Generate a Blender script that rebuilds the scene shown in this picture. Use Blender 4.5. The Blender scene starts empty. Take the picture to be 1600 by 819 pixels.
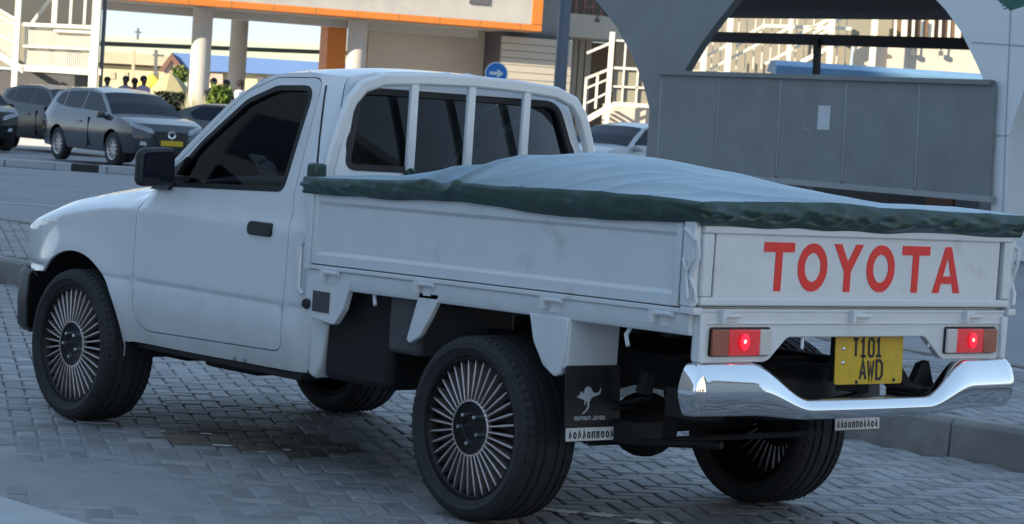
import bpy, bmesh, math, random
from math import sin, cos, pi, atan2, hypot, sqrt, radians
from mathutils import Vector, Matrix, noise
from mathutils.geometry import delaunay_2d_cdt
random.seed(7)
SC = bpy.context.scene
COL = SC.collection

# ------------------------------------------------------------------ camera
# World frame = the pickup's own frame: x towards its nose, y towards its left side, z up, metres.
CAM = Vector((-7.185, 6.8046, 1.4734))
YAW, PITCH, ROLL, FPX = -0.70567, -0.05442, 0.06578, 3985.5      # FPX for a 1600 px wide picture
_f = Vector((cos(PITCH)*cos(YAW), cos(PITCH)*sin(YAW), sin(PITCH)))
_r0 = Vector((sin(YAW), -cos(YAW), 0)); _u0 = _r0.cross(_f)
_r = cos(ROLL)*_r0 + sin(ROLL)*_u0; _u = -sin(ROLL)*_r0 + cos(ROLL)*_u0
FH = Vector((cos(YAW), sin(YAW), 0)); RH = Vector((sin(YAW), -cos(YAW), 0))
BASE = YAW - pi/2
cd = bpy.data.cameras.new('camera'); cam = bpy.data.objects.new('camera', cd); COL.objects.link(cam)
M = Matrix.Identity(4)
for i in range(3):
    M[i][0], M[i][1], M[i][2], M[i][3] = _r[i], _u[i], -_f[i], CAM[i]
cam.matrix_world = M
cd.sensor_width = 36; cd.lens = FPX/1600*36; cd.clip_start = .1; cd.clip_end = 3000
cd.dof.use_dof = True; cd.dof.focus_distance = 9.6; cd.dof.aperture_fstop = 14
SC.camera = cam

# ------------------------------------------------------------------ sky and sun
SUN_EL, SUN_SIDE = radians(21), radians(-50)       # low sun behind the viewer, to the left
to_sun = (sin(SUN_SIDE)*RH - cos(SUN_SIDE)*FH)*cos(SUN_EL) + Vector((0, 0, sin(SUN_EL)))
W = bpy.data.worlds.new('World'); SC.world = W; W.use_nodes = True
wn = W.node_tree; bg = wn.nodes['Background']; sky = wn.nodes.new('ShaderNodeTexSky')
sky.sky_type = 'NISHITA'; sky.sun_disc = False; sky.sun_elevation = SUN_EL
sky.sun_rotation = atan2(to_sun.x, to_sun.y); sky.air_density = 0.5; sky.dust_density = 0.0; sky.ozone_density = 2.0
sg0 = wn.nodes.new('ShaderNodeGamma'); sg0.inputs[1].default_value = .18      # hazy, even tropical sky
wn.links.new(sky.outputs[0], sg0.inputs[0]); sh0 = wn.nodes.new('ShaderNodeHueSaturation'); sh0.inputs['Saturation'].default_value = 2.5
wn.links.new(sg0.outputs[0], sh0.inputs['Color']); wn.links.new(sh0.outputs[0], bg.inputs[0]); bg.inputs[1].default_value = 0.15
sd = bpy.data.lights.new('sun', 'SUN'); so = bpy.data.objects.new('sun', sd); COL.objects.link(so)
sd.energy = 2.0; sd.angle = radians(.5); sd.color = (1, .86, .66)
so.rotation_euler = to_sun.to_track_quat('Z', 'Y').to_euler(); so.location = (0, 0, 60)
SC.view_settings.view_transform = 'Standard'; SC.view_settings.look = 'None'
SC.view_settings.exposure = 2.45; SC.view_settings.gamma = 1

# ------------------------------------------------------------------ materials
def mat(name, col, rough=.5, metal=0., var=.0, scale=6., bump=0., bscale=60., spec=.5, coat=0., emit=None, estr=0., island=0., col2=None, c2scale=3., c2lo=.55, c2hi=.7):
    m = bpy.data.materials.new(name); m.use_nodes = True; nt = m.node_tree; b = nt.nodes['Principled BSDF']
    L = nt.links.new
    b.inputs['Roughness'].default_value = rough; b.inputs['Metallic'].default_value = metal
    b.inputs['Specular IOR Level'].default_value = spec; b.inputs['Coat Weight'].default_value = coat
    b.inputs['Coat Roughness'].default_value = .06
    src = None
    tc = nt.nodes.new('ShaderNodeTexCoord')
    rgb = nt.nodes.new('ShaderNodeRGB'); rgb.outputs[0].default_value = (*col, 1); src = rgb.outputs[0]
    if col2:
        n2 = nt.nodes.new('ShaderNodeTexNoise'); n2.inputs['Scale'].default_value = c2scale; n2.inputs['Detail'].default_value = 5
        L(tc.outputs['Object'], n2.inputs['Vector'])
        mr = nt.nodes.new('ShaderNodeMapRange'); mr.inputs[1].default_value = c2lo; mr.inputs[2].default_value = c2hi
        L(n2.outputs[0], mr.inputs[0])
        mx = nt.nodes.new('ShaderNodeMix'); mx.data_type = 'RGBA'; mx.inputs[7].default_value = (*col2, 1)
        L(mr.outputs[0], mx.inputs[0]); L(src, mx.inputs[6]); src = mx.outputs[2]
    if var or island:
        hsv = nt.nodes.new('ShaderNodeHueSaturation'); L(src, hsv.inputs['Color']); val = None
        if var:
            n = nt.nodes.new('ShaderNodeTexNoise'); n.inputs['Scale'].default_value = scale; n.inputs['Detail'].default_value = 6
            n.inputs['Roughness'].default_value = .62
            L(tc.outputs['Object'], n.inputs['Vector'])
            r = nt.nodes.new('ShaderNodeMapRange'); r.inputs[1].default_value = .3; r.inputs[2].default_value = .7
            r.inputs[3].default_value = 1-var; r.inputs[4].default_value = 1+var; L(n.outputs[0], r.inputs[0]); val = r.outputs[0]
        if island:
            g = nt.nodes.new('ShaderNodeNewGeometry'); oi = nt.nodes.new('ShaderNodeObjectInfo')
            ad = nt.nodes.new('ShaderNodeMath'); ad.operation = 'ADD'; L(g.outputs['Random Per Island'], ad.inputs[0]); L(oi.outputs['Random'], ad.inputs[1])
            fr = nt.nodes.new('ShaderNodeMath'); fr.operation = 'FRACT'; L(ad.outputs[0], fr.inputs[0])
            r2 = nt.nodes.new('ShaderNodeMapRange'); r2.inputs[3].default_value = 1-island; r2.inputs[4].default_value = 1+island; L(fr.outputs[0], r2.inputs[0])
            if val is None: val = r2.outputs[0]
            else:
                mu = nt.nodes.new('ShaderNodeMath'); mu.operation = 'MULTIPLY'; L(val, mu.inputs[0]); L(r2.outputs[0], mu.inputs[1]); val = mu.outputs[0]
        L(val, hsv.inputs['Value']); src = hsv.outputs[0]
    L(src, b.inputs['Base Color'])
    if bump:
        nb = nt.nodes.new('ShaderNodeTexNoise'); nb.inputs['Scale'].default_value = bscale; nb.inputs['Detail'].default_value = 4
        L(tc.outputs['Object'], nb.inputs['Vector'])
        bp = nt.nodes.new('ShaderNodeBump'); bp.inputs['Strength'].default_value = bump; bp.inputs['Distance'].default_value = .01
        L(nb.outputs[0], bp.inputs['Height']); L(bp.outputs[0], b.inputs['Normal'])
    if emit:
        b.inputs['Emission Color'].default_value = (*emit, 1); b.inputs['Emission Strength'].default_value = estr
    return m
def sheen(m, w, r, tint=(1, 1, 1)):
    b = MTx(m).node_tree.nodes['Principled BSDF']; b.inputs['Sheen Weight'].default_value = w; b.inputs['Sheen Roughness'].default_value = r; b.inputs['Sheen Tint'].default_value = (*tint, 1)
MTx = lambda m: m
def glass_mat(name, tint, ior=1.5):
    m = bpy.data.materials.new(name); m.use_nodes = True; nt = m.node_tree; nt.nodes.clear(); L = nt.links.new
    o = nt.nodes.new('ShaderNodeOutputMaterial'); mx = nt.nodes.new('ShaderNodeMixShader'); fr = nt.nodes.new('ShaderNodeFresnel')
    fr.inputs['IOR'].default_value = ior; t = nt.nodes.new('ShaderNodeBsdfTransparent'); t.inputs[0].default_value = (*tint, 1)
    g = nt.nodes.new('ShaderNodeBsdfGlossy'); g.inputs['Roughness'].default_value = .02
    L(fr.outputs[0], mx.inputs[0]); L(t.outputs[0], mx.inputs[1]); L(g.outputs[0], mx.inputs[2]); L(mx.outputs[0], o.inputs[0])
    return m
def road_dust(m):
    nt = m.node_tree; L = nt.links.new; b = nt.nodes['Principled BSDF']; src = b.inputs['Base Color'].links[0].from_socket
    g = nt.nodes.new('ShaderNodeNewGeometry'); sx = nt.nodes.new('ShaderNodeSeparateXYZ'); L(g.outputs['Position'], sx.inputs[0])
    n = nt.nodes.new('ShaderNodeTexNoise'); n.inputs['Scale'].default_value = 4; n.inputs['Detail'].default_value = 8; L(g.outputs['Position'], n.inputs['Vector'])
    a = nt.nodes.new('ShaderNodeMath'); a.operation = 'MULTIPLY_ADD'; a.inputs[1].default_value = .5; L(n.outputs[0], a.inputs[0]); L(sx.outputs['Z'], a.inputs[2])
    r = nt.nodes.new('ShaderNodeMapRange'); r.inputs[1].default_value = .92; r.inputs[2].default_value = .62; r.inputs[3].default_value = 0; r.inputs[4].default_value = .42; L(a.outputs[0], r.inputs[0])
    x = nt.nodes.new('ShaderNodeMix'); x.data_type = 'RGBA'; x.inputs[7].default_value = (.33, .31, .28, 1); L(r.outputs[0], x.inputs[0]); L(src, x.inputs[6]); L(x.outputs[2], b.inputs['Base Color'])
MT = dict(
 white=mat('white_paint', (.74, .755, .77), .35, var=.02, scale=3, coat=1., col2=(.66, .665, .65), c2scale=5, c2lo=.6, c2hi=.85),
 tray_white=mat('tray_white_paint', (.70, .72, .73), .35, var=.04, scale=5, coat=.6, col2=(.5, .5, .47), c2scale=7, c2lo=.6, c2hi=.85, bump=.02, bscale=14),
 black=mat('black_plastic', (.018, .019, .021), .45, var=.2), rubber=mat('tyre_rubber', (.022, .022, .024), .75, var=.25, scale=20, bump=.15, bscale=120),
 under=mat('underbody_black', (.007, .007, .0075), .7, var=.4, scale=9), rim=mat('black_rim', (.006, .006, .0065), .4, spec=.3),
 spoke=mat('machined_spoke', (.66, .58, .56), .33, .85), chrome=mat('chrome', (.86, .87, .88), .035, 1., var=.02, scale=20),
 seal=mat('window_rubber', (.01, .01, .011), .55), glass=glass_mat('tinted_glass', (.26, .29, .32), 1.5), rearglass=glass_mat('rear_glass', (.15, .18, .21), 1.33),
 interior=mat('cabin_trim', (.03, .032, .036), .8), seat=mat('seat_cloth', (.10, .10, .11), .9, var=.2, scale=30),
 red=mat('red_lettering', (.86, .035, .025), .4, var=.06), tarp=mat('green_tarp', (.012, .042, .028), .38, var=.15, scale=8, bump=.02, bscale=40, spec=.55, coat=.05),
 lens_red=mat('red_lens', (.38, .012, .018), .12, coat=.8, emit=(1, .02, .03), estr=.05, bump=.35, bscale=160), lens_amber=mat('amber_lens', (.36, .09, .04), .15, coat=.8, bump=.35, bscale=160),
 railgrey=mat('mid_grey_rail', (.33, .34, .35), .5, var=.06), lens_clear=mat('clear_lens', (.62, .60, .56), .15, coat=.8), glow=mat('lamp_reflector_glow', (.5, .01, .02), .3, coat=.5, emit=(1, .015, .05), estr=.22), bulb=mat('lit_bulb', (1, .3, .2), .4, emit=(1, .10, .09), estr=1.6),
 plate=mat('yellow_plate', (.62, .40, .012), .4, var=.12, scale=14), ink=mat('black_ink', (.012, .012, .012), .5), print=mat('grey_print', (.55, .56, .56), .6),
 flapw=mat('white_strip', (.72, .72, .70), .5), darkgrey=mat('dark_grey_bumper', (.035, .037, .040), .5, var=.2), lining=mat('grey_lining', (.07, .07, .073), .6, var=.2),
 paver=mat('paver', (.25, .25, .255), .6, var=.18, scale=9, island=.24, bump=.3, bscale=90, spec=.45, col2=(.165, .155, .14), c2scale=1.3, c2lo=.5, c2hi=.8),
 brownpaver=mat('brown_paver', (.16, .132, .105), .62, var=.45, scale=7, island=.2, bump=.25, bscale=90, col2=(.07, .06, .052), c2scale=2.2, c2lo=.45, c2hi=.6),
 joint=mat('joint_sand', (.13, .125, .12), .95, var=.3, scale=12), dust=mat('sand_drift', (.26, .26, .265), .8, var=.10, scale=5, bump=.15, bscale=120),
 kerb=mat('kerb_concrete', (.26, .25, .235), .85, var=.22, scale=5, bump=.3, bscale=50, island=.08, col2=(.13, .125, .115), c2scale=2.5, c2lo=.5, c2hi=.75),
 palekerb=mat('pale_kerb', (.42, .43, .44), .8, var=.1, scale=6, bump=.2, bscale=60, island=.06),
 asphalt=mat('pale_roadway', (.26, .26, .265), .85, var=.12, scale=.6, bump=.2, bscale=30, col2=(.20, .20, .205), c2scale=.25),
 line=mat('faded_road_line', (.40, .41, .42), .7, var=.25, scale=4),
 cream=mat('cream_wall', (.46, .42, .35), .8, var=.05, scale=.8), concrete=mat('fair_concrete', (.44, .42, .385), .8, var=.07, scale=1.2, col2=(.38, .36, .33), c2scale=.5),
 beige=mat('beige_wall', (.52, .45, .37), .85, var=.05, scale=.8), orange=mat('orange_panel', (.60, .19, .03), .5, var=.04), soffit=mat('soffit', (.46, .43, .39), .85, var=.05),
 steelwhite=mat('white_steel', (.60, .58, .50), .5), stair=mat('stair_tread', (.5, .46, .38), .7), busglass=mat('bus_dark_window', (.006, .007, .008), .5, spec=.2), interiordark=mat('interior_shade', (.06, .06, .055), .5), gapdark=mat('deep_grey', (.10, .10, .105), .7, var=.15),
 mesh=mat('mesh_cream', (.23, .215, .16), .6), brown=mat('brown_door', (.15, .10, .07), .6, var=.1), lattice=mat('red_brown_lattice', (.24, .12, .08), .7, var=.2),
 acp=mat('grey_cladding', (.21, .222, .23), .42, var=.06, scale=.7, spec=.5, col2=(.17, .18, .185), c2scale=1.3, c2lo=.45, c2hi=.75), acpl=mat('pale_grey_cladding', (.78, .79, .80), .4, var=.03, scale=1.5), groove=mat('pale_joint_sealant', (.40, .41, .42), .6),
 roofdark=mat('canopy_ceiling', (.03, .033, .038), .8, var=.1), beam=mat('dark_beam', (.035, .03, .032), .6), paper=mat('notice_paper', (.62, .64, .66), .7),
 green=mat('green_sheet', (.02, .16, .12), .4, var=.15), blue=mat('blue_awning', (.16, .30, .46), .5, var=.08, scale=2), signblue=mat('sign_blue', (.015, .19, .60), .4), signwhite=mat('sign_white', (.8, .8, .8), .4),
 pole=mat('painted_pole', (.13, .15, .18), .4, var=.06, scale=6), carblack=mat('car_black', (.008, .009, .011), .2, coat=.4, spec=.3), cargrey=mat('car_grey', (.032, .035, .046), .22, coat=1., spec=.4),
 carsilver=mat('car_silver', (.45, .46, .47), .3, .3, coat=.7), carglass=mat('car_glass', (.010, .014, .024), .05, spec=.18), headl=mat('headlamp', (.55, .58, .62), .12, coat=.8),
 alloy=mat('alloy', (.45, .45, .46), .3, .8), olive=mat('car_olive', (.03, .03, .027), .3, coat=.7),
 palegreen=mat('pale_green_roof', (.40, .46, .36), .7, var=.06, scale=.3), tanroof=mat('tan_roof', (.42, .36, .25), .8, var=.08, scale=.5), yellowwall=mat('yellow_wall', (.62, .52, .30), .85, var=.05, scale=.5),
 gable=mat('brown_gable', (.16, .08, .06), .8, var=.1), blueroof=mat('blue_roof', (.10, .19, .40), .5, var=.05, scale=.4), pink=mat('pink_wall', (.5, .36, .28), .8, var=.08, scale=.5),
 umbrella=mat('yellow_canvas', (.74, .55, .08), .7), umbrella2=mat('stripe_canvas', (.40, .36, .2), .7, var=.1), hedge=mat('hedge_leaf', (.03, .045, .03), .7, island=.4), leaf=mat('bright_leaf', (.13, .20, .035), .6, island=.35), straw=mat('dry_grass', (.38, .36, .24), .8, island=.2),
 trunk=mat('stem', (.1, .07, .045), .9), skin=mat('dark_skin', (.045, .026, .018), .55), hair=mat('black_hair', (.008, .007, .007), .8), shirtw=mat('white_shirt', (.6, .6, .62), .8), shirtp=mat('mauve_shirt', (.28, .22, .30), .8), shirtd=mat('dark_shirt', (.04, .04, .06), .8), trousers=mat('trousers', (.03, .035, .05), .8),
 stairback=mat('stair_back_wall', (.25, .225, .175), .85, var=.08), bouncewhite=mat('bounce_render', (.52, .51, .49), .8, var=.05, scale=.3), tower=mat('shade_block_render', (.50, .47, .42), .85, var=.06, scale=.2), towerglass=mat('unseen_building_glass', (.05, .07, .09), .1), wood=mat('pale_timber', (.45, .38, .22), .8, var=.2), stripey=mat('stripe_green', (.12, .26, .07), .5), stripeo=mat('stripe_orange', (.65, .24, .05), .5), busw=mat('bus_white', (.6, .6, .56), .4), yel=mat('yellow_paint', (.6, .42, .02), .5),
)
road_dust(MT['white']); road_dust(MT['tray_white'])
sheen(MT['tarp'], .95, .33, (.5, .74, 1))
SM = mat('sky_dummy', (0, 0, 0)); bpy.data.materials.remove(SM)

# ------------------------------------------------------------------ mesh building helpers
class MB:
    def __init__(s): s.v = []; s.f = []
    def add(s, vs, fs):
        o = len(s.v); s.v += [Vector(q) for q in vs]; s.f += [[i+o for i in q] for q in fs]; return s
    def box(s, x0, x1, y0, y1, z0, z1):
        if x0 > x1: x0, x1 = x1, x0
        if y0 > y1: y0, y1 = y1, y0
        if z0 > z1: z0, z1 = z1, z0
        return s.add([(x0,y0,z0),(x1,y0,z0),(x1,y1,z0),(x0,y1,z0),(x0,y0,z1),(x1,y0,z1),(x1,y1,z1),(x0,y1,z1)],
              [(0,3,2,1),(4,5,6,7),(0,1,5,4),(1,2,6,5),(2,3,7,6),(3,0,4,7)])
    def ext(s, poly, fn, w0, w1):
        """extrude a 2-D outline: fn(u, v, w) -> point"""
        n = len(poly); vs = [fn(u, v, w0) for u, v in poly]+[fn(u, v, w1) for u, v in poly]
        fs = [list(range(n))[::-1], list(range(n, 2*n))]+[(i, (i+1) % n, n+(i+1) % n, n+i) for i in range(n)]
        return s.add(vs, fs)
    def tube(s, path, r, n=8, cap=True):
        P = [Vector(p) for p in path]; rings = []; up = None
        R = r if isinstance(r, (list, tuple)) else [r]*len(P)
        for i, p in enumerate(P):
            t = (P[min(i+1, len(P)-1)]-P[max(i-1, 0)]).normalized()
            if up is None: up = t.orthogonal().normalized()
            up = (up-t*up.dot(t)).normalized(); b = t.cross(up)
            rings.append([p+R[i]*(cos(2*pi*k/n)*up+sin(2*pi*k/n)*b) for k in range(n)])
        vs = [q for g in rings for q in g]
        fs = [(i*n+k, i*n+(k+1) % n, (i+1)*n+(k+1) % n, (i+1)*n+k) for i in range(len(P)-1) for k in range(n)]
        if cap: fs += [list(range(n))[::-1], [(len(P)-1)*n+k for k in range(n)]]
        return s.add(vs, fs)
    def lathe(s, prof, n, fn, closed=False):
        """prof [(r, a)], fn(r cos, r sin, a) -> point"""
        m = len(prof); vs = [fn(r*cos(2*pi*k/n), r*sin(2*pi*k/n), a) for k in range(n) for r, a in prof]
        fs = [(k*m+i, k*m+i+1, ((k+1) % n)*m+i+1, ((k+1) % n)*m+i) for k in range(n) for i in range(m-1)]
        if closed: fs += [(k*m+m-1, k*m, ((k+1) % n)*m, ((k+1) % n)*m+m-1) for k in range(n)]
        return s.add(vs, fs)
    def grid(s, nu, nv, fn):
        vs = [fn(i/nu, j/nv) for i in range(nu+1) for j in range(nv+1)]
        return s.add(vs, [(i*(nv+1)+j, (i+1)*(nv+1)+j, (i+1)*(nv+1)+j+1, i*(nv+1)+j+1) for i in range(nu) for j in range(nv)])
    def ball(s, c, r, n=8, sq=(1, 1, 1)):
        c = Vector(c)
        return s.grid(n, n*2, lambda u, v: c+Vector((r*sq[0]*sin(pi*u)*cos(2*pi*v), r*sq[1]*sin(pi*u)*sin(2*pi*v), r*sq[2]*cos(pi*u))))
    def map(s, fn): s.v = [Vector(fn(q)) for q in s.v]; return s
    def obj(s, name, m, parent=None, bevel=0., smooth=40, solid=0., sub=0, weld=False):
        me = bpy.data.meshes.new(name); me.from_pydata([tuple(q) for q in s.v], [], s.f); me.validate()
        bm = bmesh.new(); bm.from_mesh(me)
        if weld: bmesh.ops.remove_doubles(bm, verts=bm.verts, dist=1e-4)
        bmesh.ops.recalc_face_normals(bm, faces=bm.faces); bm.to_mesh(me); bm.free()
        me.materials.append(m if not isinstance(m, str) else MT[m])
        if smooth: me.shade_smooth(); me.set_sharp_from_angle(angle=radians(smooth))
        o = bpy.data.objects.new(name, me); COL.objects.link(o); o.parent = parent
        if solid:
            k = o.modifiers.new('solid', 'SOLIDIFY'); k.thickness = solid; k.offset = -1; es = o.modifiers.new('split', 'EDGE_SPLIT'); es.split_angle = radians(max(35, smooth))
        if bevel:
            k = o.modifiers.new('bevel', 'BEVEL'); k.width = bevel; k.segments = 2; k.limit_method = 'ANGLE'; k.angle_limit = radians(35); k.harden_normals = False
        if sub:
            k = o.modifiers.new('sub', 'SUBSURF'); k.levels = sub; k.render_levels = sub
        return o
def thing(name, label, cat, loc=(0, 0, 0), rz=0, group=None):
    o = bpy.data.objects.new(name, None); COL.objects.link(o); o.location = loc; o.rotation_euler = (0, 0, rz); o.empty_display_size = .2
    return tag(o, label, cat, group)
def tag(o, label, cat, group=None):
    o['label'] = label; o['category'] = cat
    if group: o['group'] = group
    return o
def kind(o, k): o['kind'] = k; return o
def copy_tree(o, parent=None):
    c = o.copy(); COL.objects.link(c)
    if parent is not None: c.parent = parent
    for ch in list(o.children): copy_tree(ch, c)
    return c
def V(s_, d, z=0): return Vector((CAM.x, CAM.y, 0))+RH*s_+FH*d+Vector((0, 0, z))
def ray(px, py): return _f+_r*((px-800)/FPX)+_u*((409.5-py)/FPX)
def ground(px, py, z=0.):
    d = ray(px, py); return CAM+d*((z-CAM.z)/d.z)
class Pl:
    """a vertical plane standing in the place (origin s0, d0 right of / ahead of the viewer, turned by ang); gives local u, z of a sight line"""
    def __init__(s, s0, d0, ang=0.):
        s.o = V(s0, d0); s.rz = BASE+ang; s.ax = Vector((cos(s.rz), sin(s.rz), 0)); s.n = Vector((-sin(s.rz), cos(s.rz), 0))
    def uz(s, px, py, off=0.):
        d = ray(px, py); t = ((s.o-CAM).dot(s.n)+off)/d.dot(s.n); P = CAM+d*t; return (P-s.o).dot(s.ax), P.z
    def rect(s, x0, y0, x1, y1, off=0.):
        xm, ym = (x0+x1)/2, (y0+y1)/2
        return s.uz(x0, ym, off)[0], s.uz(x1, ym, off)[0], s.uz(xm, y1, off)[1], s.uz(xm, y0, off)[1]
    def root(s, name, label, cat, group=None): return thing(name, label, cat, s.o, s.rz, group)
    def bar(s, mb, p0, p1, w, off=0., th=None):
        a = s.uz(*p0, off); b = s.uz(*p1, off); th = th or w
        du, dz = b[0]-a[0], b[1]-a[1]; L = hypot(du, dz); nx, nz = -dz/L*w/2, du/L*w/2
        q = [(a[0]+nx, a[1]+nz), (b[0]+nx, b[1]+nz), (b[0]-nx, b[1]-nz), (a[0]-nx, a[1]-nz)]
        return mb.ext(q, lambda u, v, w_: (u, w_, v), off-th/2, off+th/2)
def fillet(pts, n=5):
    """pts (x, y[, r]) -> outline with rounded corners"""
    out = []; N = len(pts)
    for i, p in enumerate(pts):
        r = p[2] if len(p) > 2 else 0
        P = Vector(p[:2]); A = Vector(pts[i-1][:2]); B = Vector(pts[(i+1) % N][:2])
        if r <= 0: out.append((P.x, P.y)); continue
        a = (A-P); b = (B-P); la, lb = a.length, b.length; a.normalize(); b.normalize()
        ang = a.angle(b)
        if ang > pi-.05: out.append((P.x, P.y)); continue
        t = min(r/math.tan(ang/2), la*.49, lb*.49)
        p0, p1 = P+a*t, P+b*t
        for k in range(n+1):
            q = k/n; w = (1-q)**2*p0+2*q*(1-q)*P+q*q*p1; out.append((w.x, w.y))
    return out
def resample(poly, step):
    out = []
    for i, p in enumerate(poly):
        q = poly[(i+1) % len(poly)]; L = hypot(q[0]-p[0], q[1]-p[1]); n = max(1, int(L/step))
        out += [(p[0]+(q[0]-p[0])*k/n, p[1]+(q[1]-p[1])*k/n) for k in range(n)]
    return out
def inside(p, poly):
    c = False; x, y = p
    for i in range(len(poly)):
        x0, y0 = poly[i]; x1, y1 = poly[i-1]
        if (y0 > y) != (y1 > y) and x < (x1-x0)*(y-y0)/(y1-y0)+x0: c = not c
    return c
def panel(outline, holes, fn, step=.05, rows=None):
    """curved sheet: fills a 2-D outline with holes and lifts it by fn(u, v) -> point"""
    loops = [resample(outline, step)]+[resample(h, step) for h in holes]
    pts = []; ed = []
    for lp in loops:
        o = len(pts); pts += lp; ed += [(o+i, o+(i+1) % len(lp)) for i in range(len(lp))]
    xs = [p[0] for p in loops[0]]; ys = [p[1] for p in loops[0]]
    nb = list(pts); x = min(xs)+step*.5
    while x < max(xs):
        for y in (rows if rows else [min(ys)+step*(k+.5) for k in range(int((max(ys)-min(ys))/step)+1)]):
            if inside((x, y), loops[0]) and not any(inside((x, y), h) for h in loops[1:]) and all(abs(x-q[0])+abs(y-q[1]) > step*.55 for q in nb): pts.append((x, y))
        x += step
    vv, ee, ff, *_ = delaunay_2d_cdt([Vector(p) for p in pts], ed, [], 0, 1e-5)
    keep = []
    for f in ff:
        c = (sum(vv[i].x for i in f)/len(f), sum(vv[i].y for i in f)/len(f))
        if inside(c, loops[0]) and not any(inside(c, h) for h in loops[1:]): keep.append(list(f))
    mb = MB(); mb.add([fn(q.x, q.y) for q in vv], keep); return mb
def lerp_tab(tab, x):
    if x <= tab[0][0]: return tab[0][1]
    for (a, b), (c, d) in zip(tab, tab[1:]):
        if x <= c: return b+(d-b)*(x-a)/(c-a)
    return tab[-1][1]
def stroke(mb, pts, w, fn, t0, t1, closed=False):
    """a flat stroke of width w along a 2-D polyline, lifted by fn(u, v, w)"""
    P = [Vector(p) for p in pts]; n = len(P); L = []; R = []
    for i in range(n):
        a = P[i-1] if (i or closed) else P[i]; b = P[(i+1) % n] if (i < n-1 or closed) else P[i]
        d0 = (P[i]-a); d1 = (b-P[i])
        if d0.length < 1e-9: d0 = d1
        if d1.length < 1e-9: d1 = d0
        d0.normalize(); d1.normalize(); n0 = Vector((-d0.y, d0.x)); n1 = Vector((-d1.y, d1.x)); m = (n0+n1)
        m = m.normalized() if m.length > 1e-6 else n0; k = w/2/max(.35, m.dot(n0)); L.append(P[i]+m*k); R.append(P[i]-m*k)
    vs = [fn(q.x, q.y, t) for q, t in [(q, t) for i in range(n) for q, t in ((L[i], t0), (R[i], t0), (R[i], t1), (L[i], t1))]]
    fs = []
    for i in range(n if closed else n-1):
        j = (i+1) % n; fs += [(4*i+k, 4*i+(k+1) % 4, 4*j+(k+1) % 4, 4*j+k) for k in range(4)]
    if not closed: fs += [(0, 1, 2, 3), (4*n-1, 4*n-2, 4*n-3, 4*n-4)]
    return mb.add(vs, fs)
def ell(cx, cy, rx, ry, n=28): return [(cx+rx*cos(2*pi*k/n), cy+ry*sin(2*pi*k/n)) for k in range(n)]
# ------------------------------------------------------------------ ground, road, kerbs
def sheet(name, x0, x1, y0, y1, z, m, parent=None):
    mb = MB(); mb.add([(x0,y0,z),(x1,y0,z),(x1,y1,z),(x0,y1,z)], [(0,1,2,3)]); return mb.obj(name, MT[m], parent, smooth=0)
g = kind(sheet('ground', -900, 1500, -1500, 900, -.03, 'asphalt'), 'structure')
road = kind(sheet('road', -9, 26, -2.9, 2.9, -.013, 'joint'), 'structure')
PW = .094
PL_, PH_ = 2*PW, PW
def paver_verts(g_, c=.006):      # block outline, shrunk for the joint, corners nipped
    a, b = PL_/2-g_, PH_/2-g_; return [(-a+c,-b),(a-c,-b),(a,-b+c),(a,b-c),(a-c,b),(-a+c,b),(-a,b-c),(-a,-b+c)]
def paver_block(mb, T):
    n = 8; a = paver_verts(.013, .008); a2 = paver_verts(.0078, .006); b = paver_verts(.0042, .005); o = len(mb.v)
    mb.v += [T(x, y, 0) for x, y in a]+[T(x, y, -.0022) for x, y in a2]+[T(x, y, -.0075) for x, y in b]+[T(x, y, -.022) for x, y in b]
    mb.f += [[o+i for i in range(n)]]+[[o+r*n+i, o+(r+1)*n+i, o+(r+1)*n+(i+1) % n, o+r*n+(i+1) % n] for r in range(3) for i in range(n)]
pm = MB(); paver_block(pm, lambda x, y, z: Vector((x, y, z))); proto = pm.obj('paver', MT['paver'], road, smooth=0); pmesh = proto.data
smesh = pmesh.copy(); smesh.materials.clear(); smesh.materials.append(MT['brownpaver'])
pang = BASE+radians(13); ca, sa = cos(pang), sin(pang)
def to_px(P):
    d = P-CAM; z = d.dot(_f); return (800+FPX*d.dot(_r)/z, 409.5-FPX*d.dot(_u)/z, z) if z > .5 else (-9999, -9999, -1)
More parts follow.
